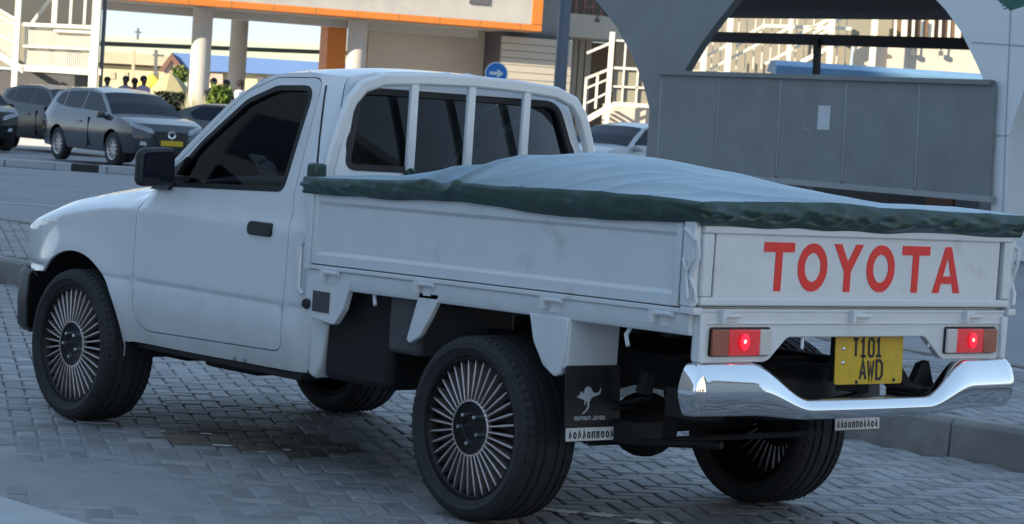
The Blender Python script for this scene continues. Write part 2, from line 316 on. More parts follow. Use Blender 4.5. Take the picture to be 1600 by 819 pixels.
def lay(x0, x1, y0, y1, z, parent, singles, name, seed):
    R = random.Random(seed); cells = []
    cx, cy = (x0+x1)/2, (y0+y1)/2; N = int(hypot(x1-x0, y1-y0)/2/PW)+3
    for j in range(-N, N):
        for i in range(-N, N):
            k = (i-j) % 4
            if k not in (0, 3): continue          # herringbone: a lying block where k is 0, a standing one where k is 3
            u, w = ((i+1)*PW, (j+.5)*PW) if k == 0 else ((i+.5)*PW, (j+1)*PW)
            X = cx+u*ca-w*sa; Y = cy+u*sa+w*ca
            if x0 <= X <= x1 and y0 <= Y <= y1: cells.append((X, Y, to_px(Vector((X, Y, z))), k))
    cells = [c for c in cells if (-250 < c[2][0] < 1850 and c[2][1] < 1250) or (c[0] < 6 and abs(c[1]) < 4)]
    vis = sorted([c for c in cells if 0 <= c[2][0] <= 1600 and 0 <= c[2][1] <= 830], key=lambda c: c[2][2])[:singles]
    chosen = set((c[0], c[1]) for c in vis); rest = MB(); restS = MB()
    for X, Y, q, k in cells:
        brownish = z < .1 and ((X-2.05)/.52)**2+((Y-.30)/.42)**2 < 1+.5*noise.noise(Vector((X*3, Y*3, 0)))  # irregular oval of browner, darker pavers
        tx, ty, dz = R.gauss(0, .012), R.gauss(0, .009), R.uniform(-.003, .0015)
        Mt = Matrix.Translation((X, Y, z+dz)) @ Matrix.Rotation(pang+(pi/2 if k else 0), 4, 'Z') @ Matrix.Rotation(tx, 4, 'X') @ Matrix.Rotation(ty, 4, 'Y')
        if (X, Y) in chosen:
            o = bpy.data.objects.new('paver', smesh if brownish else pmesh); COL.objects.link(o); o.parent = parent; o.matrix_local = Mt
        else:
            paver_block(restS if brownish else rest, lambda a, b, c, Mt=Mt: Mt @ Vector((a, b, c)))
    for mb, mm in ((rest, 'paver'), (restS, 'brownpaver')):
        if mb.v:
            me = bpy.data.meshes.new(name); me.from_pydata([tuple(v) for v in mb.v], [], mb.f); me.materials.append(MT[mm])
            o = bpy.data.objects.new(name, me); COL.objects.link(o); o.parent = parent; o['kind'] = 'stuff'
lay(-7, 21, -2.80, 2.42, 0., road, 300, 'paver_field', 3)
bpy.data.objects.remove(proto)
# sand drifted over the joints along the near kerb
def drift(u, v):
    x, y = -1.2+5.4*u, .35+2.12*v
    h = -.012+.0165*math.exp(-(((x-1.35)/1.25)**2+((y-1.75)/.62)**2)*1.1)+.006*max(0, 1-(2.47-y)/.35)
    h += .0045*noise.noise(Vector((x*1.8, y*2.2, 4)))+.002*noise.noise(Vector((x*7, y*7, 1)))
    return (x, y, max(-.0128, min(h, .0035+.0008*noise.noise(Vector((x*9, y*9, 7))))))
m = MB(); m.grid(170, 80, drift); kind(m.obj('sand_drift', MT['dust'], road, smooth=60), 'stuff')
for (cx, cy, r) in ((-.07,.215,.05), (.035,.30,.038), (-.235,.165,.045), (.10,.33,.018), (-.02,.36,.012), (-.30,.09,.02)):  # sun glints under the rear axle, put in as flat white patches
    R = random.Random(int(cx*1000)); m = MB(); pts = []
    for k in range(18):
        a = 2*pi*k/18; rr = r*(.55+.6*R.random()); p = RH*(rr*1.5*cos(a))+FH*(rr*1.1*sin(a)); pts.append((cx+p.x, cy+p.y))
    m.ext(pts, lambda u, v, w: (u, v, w), .0016, .0036); m.obj('glint_patch', MT['flapw'], road, smooth=0)
for (cx, cy, r) in ((2.28,.46,.018), (1.93,.60,.03), (1.72,.55,.012), (1.75,.40,.01), (2.4,.62,.012)):  # smaller glints among the brown pavers, also flat white patches
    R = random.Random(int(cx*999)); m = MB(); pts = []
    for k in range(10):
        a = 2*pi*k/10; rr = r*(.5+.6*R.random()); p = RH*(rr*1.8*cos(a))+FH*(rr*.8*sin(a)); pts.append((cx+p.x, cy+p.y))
    m.ext(pts, lambda u, v, w: (u, v, w), .0016, .0036); m.obj('glint_patch', MT['flapw'], road, smooth=0)
# kerb along the far side of the paved road, and the raised pavement behind it
pave = kind(sheet('pavement', -6, 30, -5.75, -3.0, .176, 'joint'), 'structure')
lay(-5.8, 26, -5.62, -3.03, .19, pave, 90, 'paver_field', 5)
kr = MB(); R = random.Random(4); x = -5.2; first = None
kerb = kind(sheet('kerb', -6, 30, -3.0, -2.86, -.008, 'joint'), 'structure')
while x < 27:
    L = 1.0; m = MB(); dy, dz = R.uniform(-.006, .006), R.uniform(-.006, .004)
    m.ext([(-2.995,-.02),(-2.855,-.02),(-2.862,.165),(-2.885,.19),(-2.995,.19)], lambda u, v, w: (w, u+dy, v+dz), x+.006, x+L-.006)
    m.obj('kerb_stone', MT['kerb'], kerb, bevel=.008); x += L
x = -5.2
while x < 30:
    m = MB(); m.box(x+.006, x+.994, -5.90, -5.76, -.04, .188); m.obj('kerb_stone', MT['kerb'], kerb, bevel=.008); x += 1.0
nk = kind(sheet('near_kerb', -9, 12, 2.47, 2.9, -.006, 'joint'), 'structure')
x = -8.6
while x < 11:
    m = MB(); m.ext([(2.49,-.02),(2.80,-.02),(2.80,.10),(2.515,.10),(2.49,.08)], lambda u, v, w: (w, u+.02*sin(x*.4), v), x+.005, x+1.195); m.obj('kerb_stone', MT['palekerb'], nk, bevel=.01); x += 1.2
kind(sheet('near_pavement', -30, 30, 2.9, 30, .06, 'palekerb'), 'structure')
# island kerb far ahead, with a drain mouth
ik = thing('island_kerb', 'row of pale kerb stones with a dark drain mouth in front of the parked grey car', 'kerb', V(-16, 49.7), BASE)
ik['kind'] = 'structure'
x = 0
while x < 14.5:
    if abs(x-7.1) > .4: m = MB(); m.box(x+.01, x+.99, 0, .35, -.03, .125); m.obj('kerb_stone', MT['palekerb'], ik, bevel=.015)
    else:
        m = MB(); m.box(x, x+.3, 0, .35, -.03, .12); m.box(x+.85, x+.99, 0, .35, -.03, .12); m.obj('kerb_stone', MT['palekerb'], ik)
        m = MB(); m.box(x+.3, x+.85, .02, .33, -.03, .118); m.obj('drain_mouth', MT['black'], ik)
    x += 1.0
m = MB()
for d0, s0, s1 in ((26.6, -9, -4.5), (33.5, -12, -5.8)):
    a, b, c, d_ = V(s0, d0), V(s1, d0+.2), V(s1, d0+.45), V(s0, d0+.28)
    m.add([q+Vector((0, 0, -.026)) for q in (a, b, c, d_)], [(0, 1, 2, 3)])
m.obj('road_line', MT['line'], g, smooth=0)
# ------------------------------------------------------------------ the pickup
def smooth_tab(tab, x):
    xs = [t[0] for t in tab]
    if x <= xs[0]: return tab[0][1]
    if x >= xs[-1]: return tab[-1][1]
    i = max(k for k in range(len(xs)-1) if xs[k] <= x); h = xs[i+1]-xs[i]; t = (x-xs[i])/h
    sl = lambda k: (tab[min(k+1, len(tab)-1)][1]-tab[max(k-1, 0)][1])/(xs[min(k+1, len(tab)-1)]-xs[max(k-1, 0)])
    m0, m1 = sl(i)*h, sl(i+1)*h; a, b = tab[i][1], tab[i+1][1]
    return (2*t**3-3*t*t+1)*a+(t**3-2*t*t+t)*m0+(-2*t**3+3*t*t)*b+(t**3-t*t)*m1
truck = thing('pickup_truck', 'white single-cab dropside pickup seen from behind, red lettering on its tailgate', 'pickup truck', (0, 0, 0))
YT = [(.38,.762),(.45,.782),(.55,.800),(.60,.804),(.645,.801),(.662,.797),(.672,.795),(.684,.801),(.70,.803),(.74,.803),(.85,.803),(.968,.805),(.985,.804),(1.005,.794),(1.05,.779),(1.10,.772),(1.13,.768),(1.56,.662),(1.64,.628)]
lean = lambda z: .092*max(0, (z-1.12)/.5)**1.25
AX, AZ, ARX, ARZ = 2.90, .37, .41, .395
def YS(x, z):
    y = smooth_tab(YT, z)
    if x > 3.0: y -= .085*((x-3.0)/.5)**2
    if x > 2.34:
        zc = .992-.105*(max(0, x-2.4)/.85)**1.5; y -= min(1, (x-2.34)/.2)*(max(0, z-zc)*1.15+max(0, z-zc-.03)*1.0)
    xl = x-lean(z)
    if xl < 1.24: y -= .055*((1.24-xl)/.10)**2
    if z < .9 and x > 2.3:
        q = sqrt(((x-AX)/ARX)**2+((z-AZ)/ARZ)**2); y += .022*math.exp(-(max(0, q-1)*4.5)**2)
    return y
side = lambda sg: (lambda x, z: (x, sg*YS(x, z), z))
HOOD = [(3.42,.985,.09,.04),(3.30,1.022,.075,.05),(3.14,1.056,.06,.056),(2.95,1.088,.04,.06),(2.75,1.112,.03,.064),(2.58,1.128,.01,.068),(2.42,1.140,0,.07)]
NOSE = [(3.50,.63,.10,0),(3.575,.69,.10,0),(3.58,.80,.10,0),(3.555,.89,.10,.012),(3.50,.95,.095,.028),(3.42,.985,.09,.04)]
SCRN = [(2.47,1.110,.12,.015),(2.26,1.318,.12,.02),(2.02,1.520,.12,.025),(1.85,1.612,.12,.03)]
ROOF = [(1.85,1.617,.12,.03),(1.74,1.646,.07,.04),(1.6,1.664,.02,.045),(1.4,1.672,0,.045),(1.228,1.662,0,.045)]
def skin(prof, yf, n=18, p=2.6):
    mb = MB(); rows = []
    prof = [tuple(a[k]+(b[k]-a[k])*f for k in range(4)) for a, b in zip(prof, prof[1:]) for f in (0, .5)]+[prof[-1]]
    for x, z, kx, c in prof:
        ex, ez = x-kx, z-c; Y = yf(ex, ez)
        rows.append([(x-kx*abs(t)**p, t*Y, z-c*abs(t)**p) for t in [2*i/n-1 for i in range(n+1)]])
    return mb.add([q for r in rows for q in r], [(i*(n+1)+j, i*(n+1)+j+1, (i+1)*(n+1)+j+1, (i+1)*(n+1)+j) for i in range(len(prof)-1) for j in range(n)])
edge = lambda prof: [(x-kx, z-c) for x, z, kx, c in prof]
WINDOW = [(2.262,1.098,.02),(1.368,1.130,.05),(1.336,1.574,.07),(1.60,1.566,.16),(1.79,1.502,.2),(2.045,1.312,.3)]
DOOR = [(1.285,.485,.06),(2.40,.460,.13),(2.42,.75,.2),(2.412,1.03,.01),(2.352,1.073,.02),(1.815,1.528,.2),(1.62,1.597,.16),(1.302,1.604,.06),(1.292,1.13,.1),(1.262,.95,.2)]
door_o, win_o = fillet(DOOR), fillet(WINDOW)
def grow(poly, d):
    n = len(poly); out = []
    for i in range(n):
        a, b = Vector(poly[i-1]), Vector(poly[(i+1) % n]); t = (b-a).normalized(); out.append((poly[i][0]+t.y*d, poly[i][1]-t.x*d))
    return out
area = lambda p: sum(p[i-1][0]*p[i][1]-p[i][0]*p[i-1][1] for i in range(len(p)))
def grown(p, d): return grow(p, d if area(p) > 0 else -d)
arch = [(AX+ARX*cos(a), AZ+ARZ*sin(a)) for a in [radians(45+(186-45)*k/22) for k in range(23)]]
fend = edge(HOOD)[::-1]+edge(NOSE)[::-1][1:]+[(3.30,.64)]+arch+[(2.487,.395),(2.434,.40),(2.432,.75),(2.424,1.03)]
cabring = [(1.14,.41)]+[(1.14+lean(z), z) for z in (.8,1.12,1.2,1.28,1.36,1.44,1.52,1.58)]+edge(ROOF)[::-1]+edge(SCRN)[::-1][1:-1]+[(2.365,1.09),(2.42,1.058),(2.428,1.03),(2.432,.75),(2.434,.402),(2.0,.402)]
CREASE = [.43,.49,.55,.60,.63,.645,.655,.664,.672,.678,.685,.694,.71,.74,.79,.84,.89,.93,.955,.968,.985,1.005,1.03,1.06,1.09,1.13,1.18,1.23,1.28,1.33,1.38,1.43,1.48,1.53,1.57,1.60]
for sg in (1, -1):
    panel(fend, [], side(sg), .028, [.42,.46,.50,.54,.58,.62,.645,.655,.664,.672,.678,.685,.694,.71,.73,.76,.79,.82,.85,.88,.90,.92,.94,.955,.968,.98,.992,1.004,1.016,1.03,1.045,1.06]).obj('fender', MT['white'], truck, solid=.012, smooth=50)
    panel(cabring, [grown(door_o, .005)], side(sg), .035, CREASE).obj('cab_side', MT['white'], truck, solid=.012, smooth=50)
    d = panel(door_o, [win_o], side(sg), .05, CREASE).obj('door', MT['white'], truck, solid=.012, smooth=50)
    panel(win_o, [grown(win_o, -.022)], lambda x, z: (x, sg*(YS(x, z)+.003), z), .05).obj('window_seal', MT['seal'], d, solid=.02)
    panel(grown(win_o, -.018), [], lambda x, z: (x, sg*(YS(x, z)-.012), z), .08).obj('side_window', MT['glass'], d, smooth=60)
    h = MB(); h.ext(fillet([(1.375,.943,.02),(1.545,.943,.02),(1.545,1.0,.02),(1.375,1.0,.02)]), lambda u, v, w: (u, sg*(YS(u, v)+w), v), -.006, .012)
    h.obj('handle', MT['black'], d, bevel=.004)
    m = MB(); m.ext(fillet([(.835,1.108,.03),(1.012,1.100,.035),(1.012,1.262,.04),(.845,1.275,.03)]), lambda u, v, w: (2.09+w+.10*max(0, u-.845), sg*u, v), -.028, .030)
    mo = m.obj('side_mirror', MT['black'], truck, bevel=.02)
    m = MB(); m.box(2.065, 2.12, sg*.765, sg*.86, 1.125, 1.155); m.obj('mirror_arm', MT['black'], mo, bevel=.008)
    m = MB(); m.ext(fillet([(.850,1.125,.02),(.998,1.118,.02),(.998,1.245,.02),(.858,1.258,.02)]), lambda u, v, w: (2.0565+w+.10*max(0, u-.845), sg*u, v), 0, .004); m.obj('mirror_glass', MT['carglass'], mo)
    m = MB(); m.ext([(2.345,1.082),(2.20,1.085),(2.15,1.16),(2.11,1.235)], lambda u, v, w: (u, sg*(YS(u, v)+w), v), .001, .02); m.obj('quarter_trim', MT['black'], d)
    m = MB(); m.grid(26, 6, lambda u, v: (AX+(ARX+.02)*cos(pi*1.05*u-.05), sg*(.79-.42*v), AZ+(ARZ+.02)*sin(pi*1.05*u-.05))); m.obj('wheel_arch_liner', MT['under'], truck)
    hl = MB(); hl.ext([(-.02,.70),(.22,.70),(.22,.84),(.0,.84)], lambda u, v, w: (3.505-.10*((.70-u)/.72)**2.6+w, sg*(.70-u), v), -.01, .012); hl.map(lambda q: (q[0]+.072, q[1], q[2])); hl.obj('headlight', MT['headl'], truck, bevel=.008)
skin(HOOD, YS).obj('hood', MT['white'], truck, solid=.012, smooth=50)
skin(NOSE, YS).obj('front_panel', MT['white'], truck, solid=.012, smooth=50)
skin(SCRN, YS).obj('windshield', MT['glass'], truck)
skin(ROOF, YS, 20).obj('roof', MT['white'], truck, solid=.015, smooth=60)
g = MB(); g.box(3.575, 3.595, -.42, .42, .70, .84); gr = g.obj('grille', MT['black'], truck, bevel=.006)
for k in range(4): q = MB(); q.box(3.593, 3.603, -.40, .40, .715+k*.03, .727+k*.03); q.obj('grille_bar', MT['darkgrey'], gr)
fb = MB(); N = 40
def fbsec(u, v):
    t = 2*u-1; y = t*.80; ax = abs(t); x = 3.62-.10*ax**2.5; 
    if ax > .80:
        k = (ax-.80)/.20; x -= .22*k**1.6; y = math.copysign(.64+.17*sin(k*pi/2), t)
    z = [.62,.645,.62,.50,.38,.355,.37][int(v*6+.5)]; o = [-.05,-.01,.012,.02,.012,-.02,-.06][int(v*6+.5)]
    return (x+o*(1 if ax < .85 else .2), y*(1+(o*.9 if ax >= .85 else 0)), z)
fb.grid(N, 6, fbsec); fb.obj('front_bumper', MT['darkgrey'], truck, solid=.01, smooth=50)
# rear wall of the cab with its window
RW = [(-.0,.45)]
ys = [.45,.6,.8,1.0,1.12,1.2,1.3,1.4,1.5,1.58,1.614]
right = [(-YS(1.14+lean(z), z)+.004, z) for z in ys]; left = [(-y, z) for y, z in right][::-1]
topc = [(y, 1.656-.045*abs(y/.60)**2.6-.004) for y in (.5,.4,.2,0,-.2,-.4,-.5)]
RWIN = fillet([(-.645,1.235,.05),(.645,1.235,.05),(.545,1.575,.10),(-.545,1.575,.10)])
rw = panel(right[::1]+[(y, z) for y, z in topc[::-1]]+left, [RWIN], lambda y, z: (1.14+lean(z)+.0*abs(y), y, z), .05).obj('rear_wall', MT['white'], truck, solid=.02)
panel(RWIN, [grown(RWIN, -.026)], lambda y, z: (1.136+lean(z), y, z), .05).obj('window_seal', MT['seal'], rw, solid=.02)
panel(grown(RWIN, -.02), [], lambda y, z: (1.146+lean(z)-.02*(1-(y/.65)**2), y, z), .08).obj('rear_window', MT['rearglass'], rw, smooth=60)
for sy in (.41, -.41):
    m = MB(); m.box(1.45, 1.62, sy-.24, sy+.24, .62, .80); m.box(1.33, 1.47, sy-.24, sy+.24, .75, 1.27); s_ = m.obj('seat', MT['seat'], truck, bevel=.04)
    m = MB(); m.box(1.33, 1.42, sy-.12, sy+.12, 1.28, 1.42); m.obj('headrest', MT['seat'], s_, bevel=.03)
m = MB(); m.box(2.05, 2.35, -.70, .70, .75, 1.06); m.obj('dashboard', MT['interior'], truck, bevel=.05)
m = MB(); P = [Vector((2.0+.09*sin(a)*.6, -.38+.18*cos(a), 1.03+.18*sin(a)*.85)) for a in [2*pi*k/24 for k in range(25)]]
m.tube(P, .014, 6, False); m.tube([(2.0,-.38,1.03),(2.1,-.38,.95)], .03); m.tube([(2.0,-.55,1.03),(2.0,-.21,1.03)], .012); m.obj('steering_wheel', MT['black'], truck)
m = MB(); m.box(1.16, 2.4, -.74, .74, .40, .60); m.obj('cabin_floor', MT['interior'], truck)
for sg in (1, -1):
    m = MB(); m.ext([(1.16,.405),(2.44,.405),(2.40,.375),(1.18,.375)], lambda u, v, w: (u, sg*w, v), .66, .765); m.obj('sill', MT['under'], truck, bevel=.005)
    m = MB(); m.ext([(1.14,.41),(1.14,.70),(1.03,.62),(1.06,.45),(1.09,.395)], lambda u, v, w: (u, sg*w, v), .55, .755); m.obj('cab_corner_flange', MT['white'], truck, bevel=.01)
# ---- headboard: bent rail with three bars
hb = MB(); path = [(.722,1.16),(.718,1.24),(.70,1.34),(.665,1.45),(.62,1.54),(.56,1.592),(.48,1.613)]
full = path+[(.24,1.628),(0,1.634),(-.24,1.628)]+[(-y, z) for y, z in path[::-1]]
full = [(.735,1.16),(.722,1.22),(.70,1.32),(.668,1.42),(.625,1.52),(.57,1.58),(.47,1.614),(.24,1.629),(0,1.634),(-.24,1.629),(-.47,1.614),(-.57,1.58),(-.625,1.52),(-.668,1.42),(-.70,1.32),(-.722,1.22),(-.735,1.16)]
stroke(hb, full, .054, lambda u, v, w: (w, u, v), 1.118, 1.152); hbo = hb.obj('headboard', MT['white'], truck, bevel=.012)
for y in (.308, .003, -.303):
    m = MB(); m.box(1.120, 1.146, y-.020, y+.020, 1.17, 1.615); m.obj('bar', MT['white'], hbo, bevel=.008)
for sg in (1, -1):
    m = MB(); m.tube([(1.205+.07*max(0,(z-1.25)/.3), sg*(YS(1.205+.07*max(0,(z-1.25)/.3), z)), z) for z in (1.16,1.25,1.35,1.45,1.53,1.575)], .004, 6); m.obj('pillar_trim', MT['seal'], truck)
# ---- tray
RK = lambda q: (q[0], q[1], q[2]-.0334*(q[0]+1.12)/2.22)
XF, XR, WT, ZB, ZT = 1.09, -1.12, .83, .896, 1.19
def tray(mb): return mb.map(RK)
m = MB(); m.box(XR+.03, XF, -.79, .79, .86, .90); tray(m).obj('tray_floor', MT['tray_white'], truck)
gate_prof = [(.812,ZB),(.83,ZB),(.83,ZB+.040),(.819,ZB+.052),(.817,ZT-.058),(.828,ZT-.045),(.828,ZT),(.80,ZT),(.80,ZB)]
for sg in (1, -1):
    m = MB(); m.ext(gate_prof, lambda u, v, w: (w, sg*u, v), XR+.075, XF-.035); sp = tray(m).obj('side_gate', MT['tray_white'], truck, bevel=.003)
    for xx in (XF-.06, XR+.075):
        m = MB(); m.box(xx, xx+.028, sg*.80, sg*.834, ZB+.001, ZT); tray(m).obj('gate_stile', MT['tray_white'], sp, bevel=.004)
    m = MB(); m.ext([(.76,.802),(.818,.802),(.825,.815),(.825,.872),(.835,.876),(.835,.892),(.76,.892)], lambda u, v, w: (w, sg*u, v), XR+.02, XF)
    tray(m).obj('side_rail', MT['tray_white'], truck, bevel=.003)
    m = MB(); m.box(XF-.03, XF+.008, sg*.79, sg*.84, .87, ZT-.005); tray(m).obj('front_post', MT['tray_white'], truck, bevel=.005)
    for gx in (.91, .31, -.42, -.985):
        m = MB(); m.tube([(gx-.05, sg*.842, .868), (gx+.045, sg*.842, .868)], .009); m.box(gx+.035, gx+.05, sg*.82, sg*.86, .835, .878); m.box(gx-.02, gx+.02, sg*.822, sg*.832, .825, .868)
        tray(m).obj('hinge', MT['tray_white'], truck)
    # front skirt bracket
    m = MB(); m.ext(fillet([(1.09,.83),(1.09,.652,.02),(.89,.632,.03),(.835,.70,.05),(.80,.81)]), lambda u, v, w: (u, sg*w, v), .795, .826); b = m.obj('skirt_bracket', MT['tray_white'], truck, bevel=.004)
    m = MB(); m.box(.925, 1.035, sg*.824, sg*.830, .675, .757); m.obj('dark_vent', MT['lining'], b)
    m = MB(); m.lathe([(.0,.0),(.02,0),(.022,.01),(.016,.02),(0,.022)], 12, lambda a, c, w: (1.07+a, sg*(.826+w), .70+c)); m.obj('rubber_stop', MT['rubber'], b)
    # mud guards
    m = MB(); m.ext(fillet([(.36,.815),(.235,.815),(.29,.72,.05),(.345,.645,.04),(.405,.612,.02),(.425,.625,.02)]), lambda u, v, w: (u, sg*w, v), .80, .825); m.obj('mudguard_stay', MT['tray_white'], truck, bevel=.006)
    m = MB(); m.ext(fillet([(-.285,.80),(-.50,.80),(-.475,.60),(-.44,.585,.03),(-.375,.62,.04),(-.315,.70,.10)]), lambda u, v, w: (u, sg*w, v), .798, .83); mg = m.obj('mudguard', MT['tray_white'], truck, bevel=.006)
    m = MB(); m.box(-.50, -.475, sg*.58, sg*.82, .62, .80); m.obj('mudguard_back', MT['tray_white'], mg, bevel=.005)
    fl = MB(); fl.ext(fillet([(.568,.362,.01),(.828,.362,.01),(.828,.632,.01),(.568,.632,.01)]), lambda u, v, w: (w-.02*((.63-v)/.27), sg*u, v), -.503, -.497); flo = fl.obj('mud_flap', MT['black'], truck)
    ff = lambda u, v, w: (-.5025-w-.02*((.63-v)/.27), u, v)
    st = MB(); st.ext([(.570,.366),(.826,.366),(.826,.412),(.570,.412)], lambda u, v, w: ff(sg*u, v, w), .001, .003); sto = st.obj('flap_strip', MT['flapw'], flo)
    R = random.Random(5); pr = MB(); u = .812
    while u > .585:
        k = R.choice((0, 1, 2)); wd = R.uniform(.012, .018)
        if k == 0: stroke(pr, [(sg*u, .374), (sg*u, .398)], .006, ff, .0032, .0042); stroke(pr, [(sg*u, .396), (sg*(u-wd*.7), .396), (sg*(u-wd*.7), .374)], .005, ff, .0032, .0042)
        elif k == 1: stroke(pr, [(sg*(u-wd*.4)+a, b) for a, b in ell(0, .386, .006, .010, 8)], .005, ff, .0032, .0042, True)
        else: stroke(pr, [(sg*u, .374), (sg*(u-.004), .40), (sg*(u-wd*.7), .378)], .005, ff, .0032, .0042)
        u -= wd+.007
    pr.obj('strip_print', MT['ink'], sto)
    # leaping kangaroo mark, nose to the outside edge as on the photograph's flap
    K = [(-.02,.36),(.06,.42),(.12,.44),(.14,.56),(.175,.50),(.20,.57),(.225,.47),(.27,.50),(.33,.68),(.44,.74),(.56,.68),(.66,.52),(.78,.48),(.90,.53),(1.0,.68),(.965,.50),(.87,.41),(.74,.38),(.62,.34),(.55,.27),(.50,.16),(.505,.02),(.44,-.10),(.33,-.20),(.22,-.25),(.24,-.19),(.35,-.12),(.42,-.01),(.42,.14),(.40,.22),(.37,.20),(.33,.06),(.30,.10),(.31,.22),(.25,.28),(.18,.28),(.10,.32)]
    kg = MB(); kg.ext([(sg*(.775-.115*a) if sg > 0 else -.645-.115*a, .485+.125*b*.8) for a, b in K], ff, .001, .002); kg.obj('kangaroo_mark', MT['print'], flo)
    tx = MB(); u = .782
    for k in range(11):
        if k == 6: stroke(tx, [(sg*u-.002, .441), (sg*u+.002, .441)], .005, ff, .001, .002)
        elif k % 3 == 0: stroke(tx, [(sg*u+a, b) for a, b in ell(0, .446, .0045, .006, 8)], .003, ff, .001, .002, True)
        elif k % 3 == 1: stroke(tx, [(sg*u-.004, .453), (sg*u-.004, .440), (sg*u+.004, .440), (sg*u+.004, .453)], .003, ff, .001, .002)
        else: stroke(tx, [(sg*u+.003, .453), (sg*u-.003, .450), (sg*u+.003, .445), (sg*u-.003, .440)], .003, ff, .001, .002)
        u -= .0135
    tx.obj('flap_print', MT['print'], flo)
# rear: valance, tailgate, posts
m = MB(); V1 = [(.80,.895),(.80,.712,.02),(.46,.712,.06),(.365,.797,.04),(-.355,.797,.04),(-.46,.712,.06),(-.80,.712,.02),(-.80,.895)]
m.ext(fillet(V1, 6), lambda u, v, w: (w, u, v), XR, XR+.03); val = m.obj('tail_valance', MT['tray_white'], truck, bevel=.004)
m = MB(); m.box(XR-.006, XR+.02, -.80, .80, .842, .850); m.box(XR-.004, XR+.02, -.80, .80, .884, .894); m.obj('valance_rib', MT['tray_white'], val, bevel=.002)
for y in (.667, .02, -.60):
    m = MB(); m.tube([(XR-.014, y-.05, .872), (XR-.014, y+.035, .872)], .009); m.box(XR-.026, XR, y+.03, y+.045, .85, .892); m.box(XR-.010, XR, y-.02, y+.02, .852, .885); m.obj('tailgate_hinge', MT['tray_white'], truck)
tg = MB(); tg.box(XR-.002, XR+.035, -.745, .745, .932, 1.15)
tgo = tg.obj('tailgate', MT['tray_white'], truck, bevel=.004)
m = MB(); XB = XR-.012
for a in ((-.81, .81, .905, .934), (-.81, .81, 1.148, 1.19)): m.box(XB, XR+.036, *a)
for a in ((-.81, -.763, .9345, 1.1475), (.762, .81, .9345, 1.1475)): m.box(XB, XR+.036, *a)
m.obj('tailgate_frame', MT['tray_white'], tgo, bevel=.006)
m = MB()
for y in (-.754, .7535): m.box(XR+.012, XR+.03, y-.010, y+.010, .935, 1.147)
m.obj('frame_shadow_gap', MT['seal'], tgo)
def tgl(u, v, w): return (XR-.002-w, .515-u, .957+v)
HL, S_ = .168, .033
def letter(shapes):
    l = MB()
    for pts, cl in shapes: stroke(l, pts, S_, tgl, .0, .003, cl)
    return l.obj('letter', MT['red'], tgo)
def LP(poly):
    l = MB(); l.ext(poly, tgl, 0, .003); return l.obj('letter', MT['red'], tgo)
def LT(x): return LP([(x, HL), (x, HL-S_), (x+.075-S_/2, HL-S_), (x+.075-S_/2, 0), (x+.075+S_/2, 0), (x+.075+S_/2, HL-S_), (x+.15, HL-S_), (x+.15, HL)])
def LO(x): return [(ell(x+.074, HL/2, .074-S_/2, HL/2-S_/2), True)]
LT(0); letter(LO(.172))
a_, h_ = .356, S_/2
LP([(a_-.006, HL), (a_+.070-h_, HL*.42), (a_+.070-h_, 0), (a_+.070+h_, 0), (a_+.070+h_, HL*.42), (a_+.146, HL), (a_+.108, HL), (a_+.070, HL*.62), (a_+.032, HL)])
letter(LO(.526)); LT(.712)
a_ = .892
Ao = [(a_-.004, 0), (a_+.056, HL), (a_+.088, HL), (a_+.148, 0), (a_+.113, 0), (a_+.103, HL*.20), (a_+.041, HL*.20), (a_+.031, 0)]
Ap = panel(Ao, [[(a_+.050, HL*.36), (a_+.094, HL*.36), (a_+.072, HL*.80)]], lambda u, v: tgl(u, v, .003), .05); Ap.obj('letter', MT['red'], tgo, solid=.003)
for sg in (1, -1):
    m = MB(); m.box(XR+.002, XR+.06, sg*.812, sg*.842, .90, ZT); po = m.obj('corner_post', MT['tray_white'], truck, bevel=.006)
    m = MB(); m.tube([(XR+.05, sg*.846, 1.16), (XR-.012, sg*.842, 1.12), (XR-.016, sg*.836, 1.07), (XR+.012, sg*.845, 1.0), (XR-.01, sg*.838, .955), (XR-.012, sg*.832, .915)], .008, 6)
    m.tube([(XR+.03, sg*.848, 1.03), (XR+.012, sg*.848, .93)], .007, 6); m.tube([(XR+.045, sg*.85, 1.06), (XR+.02, sg*.855, 1.02), (XR+.005, sg*.85, 1.06)], .006, 6); m.obj('latch_rod', MT['tray_white'], po)
    m = MB(); m.box(XR-.018, XR+.05, sg*.803, sg*.846, .875, .899); m.obj('latch_foot', MT['tray_white'], po, bevel=.004)
    m = MB(); m.box(XR-.016, XR+.02, sg*.775, sg*.806, .715, .87); m.obj('valance_end', MT['tray_white'], val, bevel=.004)
    # tail lights, amber outside, red, clear inside
    m = MB(); m.ext(fillet([(sg*.459,.733,.012),(sg*.750,.733,.012),(sg*.750,.833,.012),(sg*.459,.833,.012)]), lambda u, v, w: (w, u, v), XR-.006, XR-.001); tl = m.obj('tail_light', MT['black'], truck)
    for nm, a, b, mm in (('amber_lens', .668, .746, 'lens_amber'), ('red_lens', .520, .666, 'lens_red'), ('reverse_lens', .463, .518, 'lens_clear')):
        m = MB(); m.ext([(a, .737), (b, .737), (b, .826), (a, .826)], lambda u, v, w: (w-.006*(1-((v-.78)/.045)**2), sg*u, v), XR-.020, XR-.006); m.obj(nm, MT[mm], tl, bevel=.004)
    m = MB(); m.lathe([(.0,.0006),(.018,.0004),(.023,0)], 20, lambda a, c, w: (XR-.0262-w, sg*.60+a, .784+c*1.25)); m.obj('lamp_glow', MT['glow'], tl)
    m = MB(); m.lathe([(.0,.003),(.006,.0015),(.0075,0)], 16, lambda a, c, w: (XR-.0272-w, sg*.60+a, .786+c)); m.obj('lit_lamp', MT['bulb'], tl)
